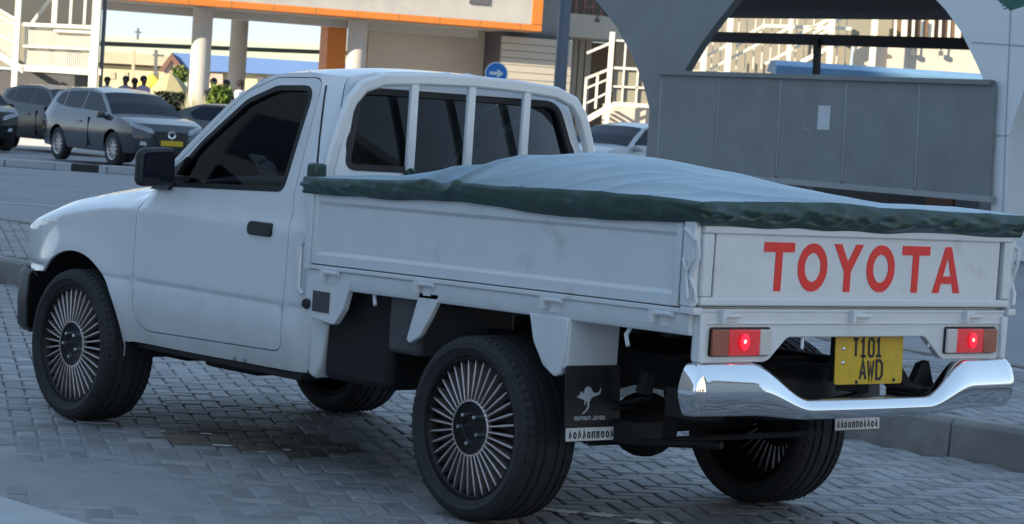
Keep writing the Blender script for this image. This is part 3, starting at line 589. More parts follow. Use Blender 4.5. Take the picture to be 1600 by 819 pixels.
# number plate
m = MB(); PX = -1.075; m.ext(fillet([(.065,.622,.012),(-.295,.622,.012),(-.295,.80,.012),(.065,.80,.012)]), lambda u, v, w: (w+.05*(v-.71), u, v), PX, PX+.004); pl = m.obj('number_plate', MT['plate'], truck)
pf = lambda u, v, w: (PX+.05*(v-.71)-w, -u, v)
def glyph(ch, x, y, w, h, sw=.0105):
    g = MB(); S = lambda pts, cl=False: stroke(g, [(x+a*w, y+b*h) for a, b in pts], sw, pf, .0005, .0018, cl)
    if ch == 'T': S([(0,1),(1,1)]); S([(.5,1),(.5,0)])
    elif ch == '1': S([(.1,.8),(.5,1),(.5,0)]); S([(0,0),(1,0)])
    elif ch == '0': S([(.2,0),(.8,0),(1,.15),(1,.85),(.8,1),(.2,1),(0,.85),(0,.15)], True)
    elif ch == 'A': S([(0,0),(.5,1),(1,0)]); S([(.2,.32),(.8,.32)])
    elif ch == 'W': S([(0,1),(.25,0),(.5,.75),(.75,0),(1,1)])
    elif ch == 'D': S([(0,0),(.6,0),(1,.2),(1,.8),(.6,1),(0,1)], True)
    return g.obj('plate_character', MT['ink'], pl)
for ch, x in (('T', -.022), ('1', .018), ('0', .060), ('1', .100)): glyph(ch, x+.05, .722, .026, .062)
for ch, x in (('A', .016), ('W', .058), ('D', .104)): glyph(ch, x+.05, .640, .030, .066)
for u, v in ((-.025, .75), (-.025, .70), (.05, .63), (.25, .635)):
    m = MB(); m.lathe([(0,.004),(.006,.003),(.008,0)], 10, lambda a, c, w: pf(u+a, v+c, w)); m.obj('plate_bolt', MT['chrome'] if v > .69 else MT['black'], pl)
m = MB(); m.box(PX+.02, PX+.05, -.27, .04, .63, .90); m.obj('plate_bracket', MT['under'], truck)
# chrome bumper
BSEC = [(-1.6,.93),(-.9,.985),(-.45,1.0),(-.15,.985),(.05,.93),(.36,.80),(.64,.58),(.84,.34),(.96,.12),(1.0,-.05),(.96,-.22),(.78,-.46),(.52,-.72),(.28,-.90),(.05,-.98),(-.3,-1.0),(-.9,-.99),(-1.6,-.95)]
bp = MB(); NB, NS = 120, 17
def bumper(u, v):
    t = 2*u-1; a = abs(t)*1.08; sgn = 1 if t >= 0 else -1
    if a < .78: y, x, nx, ny = a, -1.215+.040*(a/.80)**2.2, -1, .0
    else:
        k = (a-.78)/.30*pi/2; y = .78+.060*sin(k); x = -1.177+.045*(1-cos(k))+.03*max(0, (a-.94)/.14); nx, ny = -cos(k), sin(k)
    w = min(1, max(0, (a-.30)/.27)); w = w*w*(3-2*w)
    zt = .588+(.714-.588)*w; zb = .518+(.532-.518)*w; dep = .022+.014*w
    th = pi*(v*1.15-.075); zc, hz_ = (zt+zb)/2, (zt-zb)/2; o = sin(th) if 0 <= th <= pi else -.35*abs(sin(th))*3
    q = v*(len(BSEC)-1); i = min(len(BSEC)-2, int(q)); f = q-i; o = BSEC[i][0]+(BSEC[i+1][0]-BSEC[i][0])*f; zr = BSEC[i][1]+(BSEC[i+1][1]-BSEC[i][1])*f
    px_ = o*dep; return (x+nx*(px_-dep), sgn*(y+ny*(px_-dep*.5)), zc+hz_*zr)
bp.grid(NB, NS*2, bumper); bpo = bp.obj('rear_bumper', MT['chrome'], truck, smooth=70)
m = MB(); m.ext(fillet([(-1.20,.33,.02),(-1.20,-.33,.02),(-1.04,-.40,.02),(-1.04,.40,.02)]), lambda u, v, w: (u, v, w), .555, .575); m.obj('step_pad', MT['black'], bpo, bevel=.004)
m = MB()
for sg in (1, -1): m.ext([(-1.14,.36),(-1.03,.40),(-1.03,.78),(-1.10,.78),(-1.12,.55)], lambda u, v, w: (u, sg*v, w), .585, .60)
m.obj('bumper_back', MT['under'], bpo)
for sg in (1, -1):
    m = MB(); m.box(-1.16, -.95, sg*.36, sg*.42, .53, .60); m.tube([(-1.0, sg*.30, .62), (-1.12, sg*.47, .58)], .02); m.obj('bumper_bracket', MT['under'], truck)
m = MB(); m.ext([(-.30,.585),(-.36,.585),(-.42,.69),(-.46,.70),(-.50,.60),(-.40,.57)], lambda u, v, w: (w, u, v), -1.06, -1.03); m.ext([(-.26,.70),(-.30,.70),(-.42,.575),(-.37,.575)], lambda u, v, w: (w, u, v), -1.055, -1.04); m.obj('tow_bracket', MT['under'], truck)
m = MB(); m.ext([(-.365,.585),(-.41,.585),(-.425,.61)], lambda u, v, w: (w, u, v), -1.066, -1.061); m.obj('yellow_mark', MT['yel'], truck)
# wheels
def wheel(parent, x, yc, out):
    """out = +1 / -1: which way the outer face looks"""
    F = lambda a, c, w: (a, out*w, c)
    w = MB(); w.lathe([(.262,-.10),(.255,-.105),(.235,-.09),(.23,.06),(.245,.085),(.250,.10),(.262,.108)], 56, F); wo = w.obj('wheel', MT['rim'], parent); wo.location = (x, yc, .343)
    t = MB(); pr = [(.258,-.10),(.268,-.118),(.295,-.130),(.318,-.128),(.334,-.115)]
    for a0, a1 in ((-.108,-.075),(-.062,-.036),(-.024,.024),(.036,.062),(.075,.108)):
        r = lambda a: .343-.9*a*a*.6
        pr += [(r(a0)-.008,a0-.001),(r(a0),a0+.001),(r(a1),a1-.001),(r(a1)-.008,a1+.001)]
    pr += [(.334,.115),(.318,.128),(.303,.1305),(.301,.1325),(.297,.1325),(.295,.130),(.268,.118),(.258,.10)]
    t.lathe(pr, 72, F); ty = t.obj('tyre', MT['rubber'], wo, smooth=28)
    t = MB()
    for k in range(64):
        for s_, ph in ((1, 0), (-1, .5)):
            a = 2*pi*(k+ph)/64; da = .030; q = []
            for rr in (.322, .3425):
                for aa, yy in ((a-da, .094), (a+da, .094), (a+da+.012, .124), (a-da+.012, .124)):
                    r_ = rr-(0 if yy < .1 else .016); q.append(F(r_*cos(aa), r_*sin(aa), s_*yy))
            t.add(q, [(0,1,2,3),(4,5,6,7),(0,1,5,4),(1,2,6,5),(2,3,7,6),(3,0,4,7)])
    kind(t.obj('tread_blocks', MT['rubber'], wo, smooth=0), 'stuff')
    d = MB(); d.lathe([(0,.060),(.10,.060),(.12,.070),(.235,.066),(.252,.10),(.256,.112),(.262,.112)], 56, F); d.obj('rim_dish', MT['rim'], wo)
    h = MB(); h.lathe([(0,.098),(.045,.098),(.05,.103),(.088,.104),(.096,.107),(.102,.100),(.105,.075)], 40, F); h.obj('hub_cap', MT['rim'], wo)
    h = MB(); h.lathe([(.098,.1085),(.102,.1095),(.106,.1065),(.106,.09),(.098,.09)], 48, F, True); h.obj('hub_ring', MT['spoke'], wo)
    s = MB(); q = [(.104,-.0026),(.15,-.0038),(.19,-.0047),(.225,-.0042),(.252,-.0018)]; q += [(a, -b) for a, b in q[::-1]]
    s.ext(q, lambda u, v, w_: (u, out*(w_-.012*((u-.10)/.15)+(.010 if w_ > .09 else 0)*0), v), .070, .112); so_ = s.obj('spoke', MT['spoke'], wo, bevel=.002)
    for k in range(1, 36): c = so_.copy(); COL.objects.link(c); c.rotation_euler = (0, 2*pi*k/36, 0)
    n = MB(); n.lathe([(0,.122),(.007,.122),(.009,.117),(.009,.10)], 6, lambda a, c, w_: (.055+a, out*w_, c)); no = n.obj('lug_nut', MT['chrome'], wo)
    for k in range(1, 5): c = no.copy(); COL.objects.link(c); c.rotation_euler = (0, 2*pi*k/5+.3, 0)
    return wo
YC = .8588-.1325
wheel(truck, 0, YC, 1); wheel(truck, 2.8574, YC, 1); wheel(truck, 0, -YC, -1); wheel(truck, 2.8574, -YC, -1)
# underbody
m = MB()
for sg in (1, -1):
    m.box(-.80, 3.2, sg*.37, sg*.44, .55, .67)
for x in (-.78, -.55, .35, .95, 1.9, 2.6): m.box(x-.03, x+.03, -.4, .4, .56, .66)
m.obj('chassis_frame', MT['under'], truck, bevel=.005)
m = MB()
for x in (-.95, -.35, .25, .85): m.box(x-.03, x+.03, -.78, .78, .785, .855)
tray(m).obj('tray_bearer', MT['under'], truck)
m = MB(); m.tube([(0,-.62,.343),(0,.62,.343)], .042, 12); m.ball((0,-.05,.335), .135, 10, (1,1,.95)); m.tube([(.1,-.05,.345),(.3,-.05,.36)], .06, 10); m.obj('rear_axle', MT['under'], truck)
for sg in (1, -1):
    m = MB()
    for k in range(4): m.grid(14, 1, lambda u, v, k=k: ((u-.5)*(1.30-.25*k), sg*(.545+.06*v), .43-.016*k+.42*((u-.5)*(1.30-.25*k)/1.3)**2*1.0))
    m.obj('leaf_spring', MT['under'], truck, solid=.009)
    m = MB(); m.tube([(.05,sg*.46,.40),(.28,sg*.40,.66)], .028, 8); m.obj('shock_absorber', MT['under'], truck); m = MB(); m.tube([(-.64,sg*.575,.55),(-.66,sg*.575,.63)], .03, 8); m.obj('spring_shackle', MT['under'], truck); m = MB(); m.tube([(.63,sg*.575,.52),(.66,sg*.5,.60)], .03, 8); m.obj('spring_shackle', MT['under'], truck)
m = MB(); m.tube([(.3,-.05,.36),(1.6,-.03,.45),(2.4,0,.48)], .035, 10); m.obj('drive_shaft', MT['under'], truck)
m = MB(); m.tube([(1.9,-.25,.36),(1.0,-.3,.36),(.5,-.28,.42),(.05,-.26,.55),(-.4,-.3,.45),(-.62,-.33,.45)], .028, 8); m.tube([(1.2,-.3,.36),(.75,-.3,.36)], .075, 12); m.obj('exhaust_pipe', MT['under'], truck)
m = MB(); m.box(.62, 1.06, .42, .74, .40, .80); m.obj('fuel_tank', MT['under'], truck, bevel=.03)
m = MB(); m.box(.40, .60, .30, .78, .56, .79); m.obj('side_box', MT['lining'], truck, bevel=.02)
m = MB(); m.lathe([(.0,-.09),(.28,-.09),(.315,-.06),(.315,.06),(.28,.09),(0,.09)], 32, lambda a, c, w: (-.62+a, .02+c, .56+w)); m.obj('spare_wheel', MT['under'], truck, bevel=.01)
m = MB(); m.tube([(-.35,.58,.34),(-.95,.48,.40)], .014, 6); m.tube([(-.42,.62,.34),(-.42,-.6,.34)], .012, 6); m.box(-.62, -.42, .45, .60, .36, .44); m.box(-1.02,-.86,.55,.68,.50,.60); m.obj('lower_link', MT['under'], truck)
m = MB(); m.box(1.5, 2.55, -.3, .3, .36, .56); m.box(2.5, 3.2, -.45, .45, .30, .62); m.tube([(2.857,-.6,.34),(2.857,.6,.34)], .05, 8); m.box(1.7, 2.1, .35, .62, .33, .42); m.obj('gearbox', MT['under'], truck, bevel=.03)
for x, y in ((-.78, .80), (.66, .80), (-.2, .45)):
    m = MB(); m.tube([(x, y-.01, .80), (x+.01, y, .77), (x-.015, y+.012, .735)], .008, 6); m.obj('rope_hook', MT['tray_white'], truck)
m = MB(); m.tube([(1.105,.835,.95),(1.125,.838,.93),(1.125,.838,.76),(1.105,.83,.735)], .012, 8); m.obj('grab_bar', MT['tray_white'], truck)
for y in (.27, -.40):
    m = MB(); m.tube([(XR+.02, y, .80), (XR+.01, y+.01, .755)], .006, 6); m.obj('rope_hook', MT['tray_white'], truck)
# ------------------------------------------------------------------ tarpaulin over the load
CEN = [(-1.165,1.252),(-.94,1.280),(-.62,1.318),(-.28,1.353),(.08,1.372),(.32,1.366),(.52,1.335),(.72,1.285),(.95,1.240),(1.13,1.225)]
EDG = [(-1.165,1.250),(-.84,1.256),(-.06,1.238),(.43,1.226),(1.13,1.200)]
HEM = [(-1.165,1.180),(-1.1,1.182),(-.52,1.158),(.08,1.166),(.585,1.150),(1.13,1.140)]
X0, X1, YW = -1.142, 1.125, .843
def ridge(p): return (1-abs(noise.noise(p)))**3
def tz(x, y):
    t = min(1, abs(y)/YW); e, c = smooth_tab(EDG, x), smooth_tab(CEN, x+.18*max(0, y)+.85*min(0, y)); z = e+(c-e)*(1-t**2.3)
    q = noise.noise(Vector((x*1.3, y*1.6, .3)))*.010+noise.noise(Vector((x*3.1+y*2.4, (x-y)*1.2, 2.)))*.006
    f = math.exp(-((x-.16-.42*(.85-y))/.030)**2)*.022*max(0, y/.85)**.6+math.exp(-((x-.34-.55*(.85-y))/.05)**2)*.016*max(0, y/.85)**.6-math.exp(-((x-.24-.47*(.85-y))/.04)**2)*.012*max(0, y/.85)**.6
    q += .005*ridge(Vector((x*2.2+y*1.3, y*2.6-x*.6, 8)))+.0045*ridge(Vector((x*4-y*2, y*3+x*2, 3)))*(.3+t)
    return z+(q+f)*(1-.5*t)
tp = MB(); NX, NY = 170, 110
perim = []
tp.grid(NX, NY, lambda u, v: (X0+(X1-X0)*u, YW*(2*v-1), tz(X0+(X1-X0)*u, YW*(2*v-1))))
ring = [(X0+(X1-X0)*k/330, YW, 0, 1) for k in range(331)][::-1]+[(X0, YW-2*YW*k/300, -1, 0) for k in range(1, 301)]+[(X0+(X1-X0)*k/330, -YW, 0, -1) for k in range(1, 331)]+[(X1, -YW+2*YW*k/300, 1, 0) for k in range(1, 301)]
def skirt(u, v):
    i = min(len(ring)-1, int(u*(len(ring)-1)+.5)); x, y, nx, ny = ring[i]; zt = tz(x, y)
    rear = nx == -1
    zh = 1.172+.006*noise.noise(Vector((y*4, 1., 5.))) if rear else smooth_tab(HEM, x)
    zh += .007*noise.noise(Vector((x*5, y*5, 9.)))
    cor = math.exp(-(((abs(x)-1.14)**2+(abs(y)-.855)**2)/.02))
    amp = (.012 if rear else .007)+.008*cor
    w = noise.noise(Vector((x*9+v*2.2, y*9+v*2.8, v*.8)))*amp
    w += (.007 if rear else .004)*(ridge(Vector((x*13+v*1.5, y*13-v*2.4, 4)))-.45)*sin(pi*min(1, v+.06))+(.016 if rear else .006)*(ridge(Vector((x*6+v*.8, y*6-v*1.1, 11)))-.45)*sin(pi*min(1, v+.04))
    f = v**.8; o = .004+.018*sin(pi*min(1, v*1.05))**.7*(.8 if rear else .6)+w*sin(pi*min(1, v*.9+.05))-(.012*v if rear else .006*v)
    if v == 0: o = 0
    return (x+nx*o+(0 if nx else w*.3), y+ny*o+(0 if ny else w*.3), zt+(zh-zt)*f+.004*w)
tp.grid(len(ring)-1, 14, skirt)
tro = tp.obj('tarpaulin', MT['tarp'], None, smooth=75, weld=True)
tag(tro, 'dark green tarpaulin stretched over the load of the white pickup', 'tarpaulin')
m = MB(); m.box(1.06, 1.12, .775, .84, 1.19, 1.262); m.obj('strap_end', MT['tarp'], tro, bevel=.012)
m = MB(); m.tube([(1.10,.30,1.238),(1.125,.31,1.25),(1.12,.33,1.232)], .014, 6); m.obj('knot', MT['tarp'], tro)
# ------------------------------------------------------------------ vehicles in the background
def car(name, label, paint, prof, YT_, wheels, wr, win, loc, heading, segs, group='parked cars', kx=(.16, .12), plate=True, lamps=True, light=False, W_=1.):
    """prof: outline from the nose bottom over the roof to the tail bottom; segs: (first, last, part, material); heading: direction in (s, d)"""
    ang = atan2(heading[1], heading[0]); t = thing(name, label, 'car', V(*loc), BASE+ang, group)
    xmax, xmin = max(p[0] for p in prof), min(p[0] for p in prof)
    def yf(x, z):
        y = lerp_tab(YT_, z)
        a = max(0, (x-(xmax-.9))/.9); b = max(0, ((xmin+.8)-x)/.8); return y-.16*a*a-.10*b*b
    P = []
    for x, z in prof:
        a = max(0, min(1, (x-(xmax-.5))/.5)); b = max(0, min(1, ((xmin+.5)-x)/.5)); P.append((x, z, kx[0]*a-kx[1]*b, .035 if z > .9 else 0))
    for i0, i1, nm, mm in segs:
        seg = P[i0:i1+1]; up = [q for a, b in zip(seg, seg[1:]) for q in [tuple(a[k]+(b[k]-a[k])*f for k in range(4)) for f in (0, .34, .67)]]+[seg[-1]]
        skin(up, yf, 12, 2.8).obj(nm, MT[mm], t, smooth=35)
    ed = [(x-k, z-c) for x, z, k, c in P]; arches = []
    zb = prof[0][1]
    out = list(ed)
    for wx in sorted(wheels):      # rear first, walking forward along the sill
        r = wr+.07; h = zb-wr; a0 = math.asin(max(-1, min(1, h/r)))
        out += [(wx+r*cos(a), wr+r*sin(a)) for a in [pi-a0+(2*a0-pi)*k/12 for k in range(13)]]
    for sg in (1, -1):
        bd = panel(out, [], lambda x, z: (x, sg*yf(x, z), z), .09).obj('body_side', MT[paint], t, solid=.02, smooth=35)
        for wpoly in win:
            panel(fillet(wpoly), [], lambda x, z: (x, sg*(yf(x, z)+.006), z), .12).obj('side_window', MT['carglass'], bd, smooth=40)
        m = MB(); m.box(win[0][0][0]-.12, win[0][0][0]+.02, sg*(yf(.4, 1.0)+.0), sg*(yf(.4, 1.0)+.17), 1.0, 1.14); m.obj('side_mirror', MT[paint], t, bevel=.03)
        m = MB(); m.box(-.35, -.15, sg*yf(-.3, .9), sg*(yf(-.3, .9)+.03), .88, .91); m.obj('door_handle', MT[paint], bd)
        m = MB(); m.box(.20, .215, sg*yf(.2, .7)+sg*.004, sg*(yf(.2, .7)-.03), .35, 1.0); m.obj('door_gap', MT['seal'], bd)
        for wx in wheels:
            F = lambda a, c, w: (a, sg*w, c)
            w = MB(); w.lathe([(wr*.66,-.10),(wr*.9,-.11),(wr,-.09),(wr,.09),(wr*.92,.11),(wr*.68,.105),(wr*.66,.08)], 28, F); wo = w.obj('wheel', MT['rubber'], t); wo.location = (wx, sg*(yf(wx, .5)-.12), wr)
            a_ = MB(); a_.lathe([(0,.06),(.06,.07),(wr*.2,.06)], 14, F); a_.lathe([(wr*.58,.09),(wr*.66,.10),(wr*.67,.08),(wr*.6,.05)], 28, F)
            for k in range(10):
                q = 2*pi*k/10; a_.ext([(.05*cos(q+.5), .05*sin(q+.5)), (wr*.62*cos(q+.09), wr*.62*sin(q+.09)), (wr*.62*cos(q-.09), wr*.62*sin(q-.09)), (.05*cos(q-.5), .05*sin(q-.5))], lambda u, v, w_: (u, sg*w_, v), .05, .075)
            a_.obj('alloy_rim', MT['alloy'], wo, smooth=30)
            b_ = MB(); b_.lathe([(0,.03),(wr*.64,.03)], 20, F); b_.obj('brake_disc', MT['black'], wo)
        if lamps:
            def lampf(u, v, w): 
                y = u; x = xmax-kx[0]*(abs(y)/.9)**2.8-.02; return (x-.12*(v-.70)/.15*0-.55*max(0, abs(y)-.62)+w, sg*y, v)
            m = MB(); m.ext([(.40,.74),(.78,.80),(.86,.90),(.83,.93),(.62,.90),(.46,.84)], lampf, -.08, .035); m.obj('headlight', MT['headl'], t, bevel=.01)
            m = MB(); m.ext([(.55,.48),(.74,.50),(.72,.58),(.58,.56)], lampf, -.03, .03); m.obj('fog_lamp', MT['headl'], t)
    m = MB(); m.box(min(wheels)-.3, max(wheels)+.3, -.72, .72, zb-.02, zb+.35); m.obj('underbody', MT['under'], t)
    if lamps:
        m = MB(); m.ext([(-.34,.80),(.34,.80),(.42,.72),(.30,.45),(-.30,.45),(-.42,.72)], lambda u, v, w: (w, u, v), xmax-.03, xmax+.015); gr = m.obj('grille', MT['black'], t, bevel=.01)
        m = MB(); m.lathe([(.05,0),(.06,.008),(.075,.008),(.08,0)], 20, lambda a, c, w: (xmax+.016+w, a*1.2, .73+c)); m.obj('badge', MT['chrome'], gr)
        if plate: m = MB(); m.box(xmax+.02, xmax+.035, -.26, .26, .50, .61); m.obj('number_plate', MT['plate'], t)
    return t
SUVP = [(2.22,.30),(2.33,.42),(2.36,.62),(2.33,.80),(2.20,.95),(1.75,1.06),(1.22,1.13),(.85,1.36),(.42,1.575),(-.25,1.67),(-1.15,1.655),(-1.95,1.54),(-2.22,1.20),(-2.36,1.0),(-2.40,.62),(-2.34,.32)]
SUVY = [(.3,.86),(.45,.91),(.7,.94),(.95,.925),(1.08,.88),(1.6,.66),(1.7,.62)]
SUVW = [[(.98,1.13,.03),(-.28,1.17,.02),(-.30,1.575,.03),(.28,1.52,.06)], [(-.36,1.17,.02),(-1.28,1.20,.03),(-1.30,1.54,.05),(-.38,1.575,.03)], [(-1.36,1.21,.02),(-1.86,1.30,.06),(-1.62,1.49,.06),(-1.38,1.53,.02)]]
SEG = lambda p, g_='carglass': [(0, 3, 'front_bumper', p), (3, 6, 'hood', p), (6, 8, 'windshield', g_), (8, 11, 'roof', p), (11, 12, 'rear_window', g_), (12, 15, 'tailgate', p)]
def head(deg): return (sin(radians(deg)), -cos(radians(deg)))
car('parked_suv', 'charcoal grey SUV with silver alloy wheels parked behind the kerb, nose towards the pickup', 'cargrey', SUVP, SUVY, (-1.37, 1.37), .36, SUVW, (-8.75, 56.2), head(35), SEG('cargrey'))
car('parked_suv', 'black SUV half hidden behind the charcoal grey SUV under the stair landing', 'carblack', SUVP, SUVY, (-1.37, 1.37), .36, SUVW, (-11.5, 64.5), head(38), SEG('carblack'))
car('parked_suv', 'black car at the picture edge left of the other parked cars, yellow plate showing', 'carblack', SUVP, SUVY, (-1.37, 1.37), .36, SUVW, (-13.65, 62), head(28), SEG('carblack'))
SEDP = [(2.12,.28),(2.24,.42),(2.25,.60),(2.20,.74),(2.05,.83),(1.5,.93),(.98,.99),(.55,1.25),(.12,1.42),(-.35,1.47),(-.95,1.46),(-1.5,1.32),(-1.95,1.02),(-2.2,.92),(-2.24,.55),(-2.18,.30)]
SEDY = [(.28,.80),(.45,.85),(.65,.87),(.85,.86),(.98,.81),(1.4,.60),(1.5,.57)]
SEDW = [[(.70,1.0,.03),(-.20,1.03,.02),(-.22,1.38,.03),(.10,1.34,.06)], [(-.28,1.03,.02),(-1.05,1.06,.03),(-1.25,1.20,.05),(-.95,1.37,.05),(-.30,1.385,.03)]]
car('parked_car', 'dark olive car parked behind the white column, mostly hidden by the pickup cab', 'olive', SEDP, SEDY, (-1.3, 1.3), .32, SEDW, (-6.75, 63), head(60), SEG('olive'))
car('parked_car', 'silver hatchback parked right of the pickup cab, windscreen towards the viewer', 'carsilver', SUVP, SUVY, (-1.37, 1.37), .34, SUVW, (2.55, 60.5), head(-38), SEG('carsilver'))
car('parked_car', 'silver car standing behind the silver hatchback beside the grey canopy leg', 'carsilver', SUVP, SUVY, (-1.37, 1.37), .34, SUVW, (3.5, 67), head(-60), SEG('carsilver'))
# bus glimpsed past the canopy's pale leg
pl = Pl(11.6, 58); bs = pl.root('parked_bus', 'bus with orange and green bands glimpsed right of the pale canopy leg', 'bus')
def prow(name, pl, root, x0, y0, x1, y1, m, off=0., th=.1, bevel=0., parent=None):
    u0, u1, z0, z1 = pl.rect(x0, y0, x1, y1, off); mb = MB(); mb.box(u0, u1, off, off+th, z0, z1); return mb.obj(name, MT[m], parent or root, bevel=bevel)
u0 = pl.uz(1579, 240)[0]; u1 = u0+7
Z = lambda py: pl.uz(1590, py)[1]
def bband(name, y0, y1, m, out=0.): mb = MB(); mb.box(u0, u1, -out, 2.4, Z(y1), Z(y0)); return mb.obj(name, MT[m], bs, bevel=.02)
bband('roof', 122, 134, 'busw'); bband('window_band', 134.3, 236, 'busglass', -.02); bband('body', 236.3, 250, 'busw'); bband('orange_band', 250.2, 262, 'stripeo', .012); bband('green_band', 262.2, 277, 'stripey', .01); bband('black_band', 277.2, 285, 'black', .0); bband('lower_band', 285.2, 301, 'stripeo', .012); bband('skirt', 301.2, 325, 'gapdark')
for k in range(4): m = MB(); m.box(u0+.3+k*1.6, u0+.38+k*1.6, -.03, 0, Z(236), Z(134)); m.obj('window_pillar', MT['busw'], bs)
for wx in (1.3, 5.4): m = MB(); m.lathe([(0,-.02),(.3,-.02),(.48,0),(.5,.1),(.5,.3)], 24, lambda a, c, w: (u0+wx+a, w, .5+c)); m.obj('wheel', MT['rubber'], bs)

# ------------------------------------------------------------------ portico building with the orange trimmed fascia
s_l = (233-800)/FPX*85+.0
p0 = Pl(0, 85).uz(233, 20); pb = Pl(p0[0], 85, .30)
port = pb.root('portico_building', 'pale concrete building on round columns with an orange trimmed fascia', 'building')
zb = pb.uz(600, 31)[1]; uR = pb.uz(848, 30)[0]; uL = pb.uz(60, 0)[0]; ob = .235
m = MB(); m.box(uL, uR-.40, .03, 9, zb+ob, zb+4.2); m.obj('fascia', MT['concrete'], port)
m = MB(); m.box(uL, uR, 0, .9, zb, zb+ob-.002); o1 = m.obj('orange_trim', MT['orange'], port, bevel=.02)
m = MB(); m.box(uR-.395, uR, 0, .9, zb+ob, zb+4.3); m.obj('orange_trim', MT['orange'], port, bevel=.02)
for k in range(11):
    u = uR-.8-k*1.45
    m = MB(); m.box(u-.008, u+.008, -.004, .02, zb, zb+ob); m.obj('trim_joint', MT['brown'], o1)
m = MB(); m.box(uL, uR-.1, .92, 9, zb-.02, zb+.2); m.obj('soffit', MT['soffit'], port)
m = MB(); m.box(uL, uR-1.7, 2.1, 2.6, zb-.30, zb-.021); m.obj('edge_beam', MT['soffit'], port)
vt = prow('wall_vent', pb, port, 734, -8, 765, 7, 'gapdark', -.02, .06)
def column(px, off, wpx, name='column', m_='concrete'):
    u, _ = pb.uz(px, 100, off); r = wpx/2/FPX*(87+off); m = MB(); m.lathe([(r,0),(r,zb-.03)], 32, lambda a, c, w: (u+a, off+c, w)); m.lathe([(0, 0),(r, 0)], 32, lambda a, c, w: (u+a, off+c, w)); return m.obj(name, MT[m_], port)
column(313, 1.4, 31); column(371, 6.4, 27); column(556, 1.4, 31)
u0, u1, z0, z1 = pb.rect(511, 40, 541, 110, 3.2); m = MB(); m.box(u0, u1, 3.2, 4.4, 0, zb-.03); m.obj('orange_panel', MT['orange'], port)
u0 = pb.uz(574, 100, 3.4)[0]; u1 = pb.uz(783, 100, 3.4)[0]; m = MB(); m.box(u0, u1, 3.4, 3.7, 0, zb-.03); m.obj('back_wall', MT['beige'], port)
u1 = pb.uz(783, 100, 1.12)[0]; u2 = pb.uz(893, 100, 1.12)[0]; z = 0.; 
while z < zb-.28:
    m = MB(); m.box(u1+.005, u2, 1.12+.02*((z*3.7) % 1 > .5), 1.35, z+.012, z+.245); m.obj('cladding_board', MT['cream'], port, bevel=.008); z += .25
m = MB(); m.box(u1+.01, u2-.02, 1.35, 5.4, 0, zb-.03); m.obj('cladding_backing', MT['gapdark'], port)
u3 = pb.uz(1015, 40, 2.2)[0]
zs0, zs1 = pb.uz(930, 60, 2.2)[1], pb.uz(930, 24, 2.2)[1]
u848 = pb.uz(862, 40, 2.2)[0]
m = MB(); m.box(u848, u3+8, 2.2, 6, zs0, zs1); m.obj('balcony_slab', MT['cream'], port)
m = MB(); m.box(uR+.02, u848-.01, 1.5, 6, zs0-.05, zs1+2); m.obj('end_pilaster', MT['acp'], port)
m = MB(); m.box(u848, u3+8, 4.4, 4.6, zs1+.01, zs1+2.6); m.obj('balcony_back', MT['brown'], port)
m = MB(); u = u848
while u < u3+1.5:
    m.box(u, u+.10, 2.6, 2.66, zs1+.01, zs1+1.2); m.box(u, u+.44, 2.55, 2.6, zs1+.25+.3*(int(u*3) % 3), zs1+.33+.3*(int(u*3) % 3)); u += .32
m.obj('balcony_lattice', MT['lattice'], port)
for px in (879, 932):
    u, zz = pb.uz(px, 22, 2.1); m = MB(); m.tube([(u, 2.2, zz+.1), (u, 1.95, zz+.05), (u, 1.95, zz-.18)], .03, 6); m.box(u-.07, u+.07, 1.88, 2.02, zz-.30, zz-.17); m.obj('wall_lamp', MT['gapdark'], port)
ud0, ud1 = pb.uz(922, 100, 5)[0], pb.uz(960, 100, 5)[0]
m = MB(); m.box(ud0, ud1, 5, 5.2, 0, zs0-.05); m.obj('doorway', MT['brown'], port)
m = MB(); m.box(ud1+.01, ud1+9, 5, 5.2, 0, zs0-.02); m.obj('side_wall', MT['beige'], port)
for a, b in ((894, 900), (902, 910), (912, 921)):
    q0, q1 = pb.uz(a, 110, 4.8)[0], pb.uz(b, 110, 4.8)[0]; m = MB(); m.box(q0, q1, 4.7, 5.1, 0, zs0-.02); m.obj('ribbed_pilaster', MT['cream'], port)
# small stair beside it
ps = Pl(0, 82); st = ps.root('outside_stair', 'short white steel stair with glazed landing beside the grey canopy leg', 'staircase')
def pbar(name, pl, root, p0, p1, wpx, off=0., m_='steelwhite', th=None):
    mb = MB(); w = wpx/FPX*((pl.o-CAM).dot(FH)); pl.bar(mb, p0, p1, w, off, th); return mb.obj(name, MT[m_], root)
def ppost(name, pl, root, px, ytop, wpx, off=0., m_='steelwhite', zlow=0.):
    u, z = pl.uz(px, ytop, off); w = wpx/FPX*((pl.o-CAM).dot(FH))/2; mb = MB(); mb.box(u-w, u+w, off-w, off+w, zlow, z); return mb.obj(name, MT[m_], root)
ppost('post', ps, st, 957, 50, 8)
for a, b, w in (((917,83),(957,66),4), ((915,123),(957,106),4), ((916,138),(957,121),3), ((917,161),(957,141),3)): pbar('handrail', ps, st, a, b, w)
pbar('stringer', ps, st, (912,190), (957,164), 9)
for x, y in ((916,122),(934,114)): ppost('baluster', ps, st, x, y, 4, 0, 'steelwhite', ps.uz(x, y+56)[1])
pbar('landing_beam', ps, st, (957,162), (1035,167), 6); pbar('handrail', ps, st, (957,63), (1035,67), 3); pbar('handrail', ps, st, (957,106), (1035,110), 4); pbar('handrail', ps, st, (957,135), (1035,139), 3)
for x in (978, 1000, 1020): ppost('baluster', ps, st, x, 64, 3, 0, 'steelwhite', ps.uz(x, 163)[1])
a = ps.rect(959, 107, 1030, 162, .08); m = MB(); m.box(a[0], a[1], .08, .10, a[2], a[3]); m.obj('glass_panel', MT['mesh'], st)
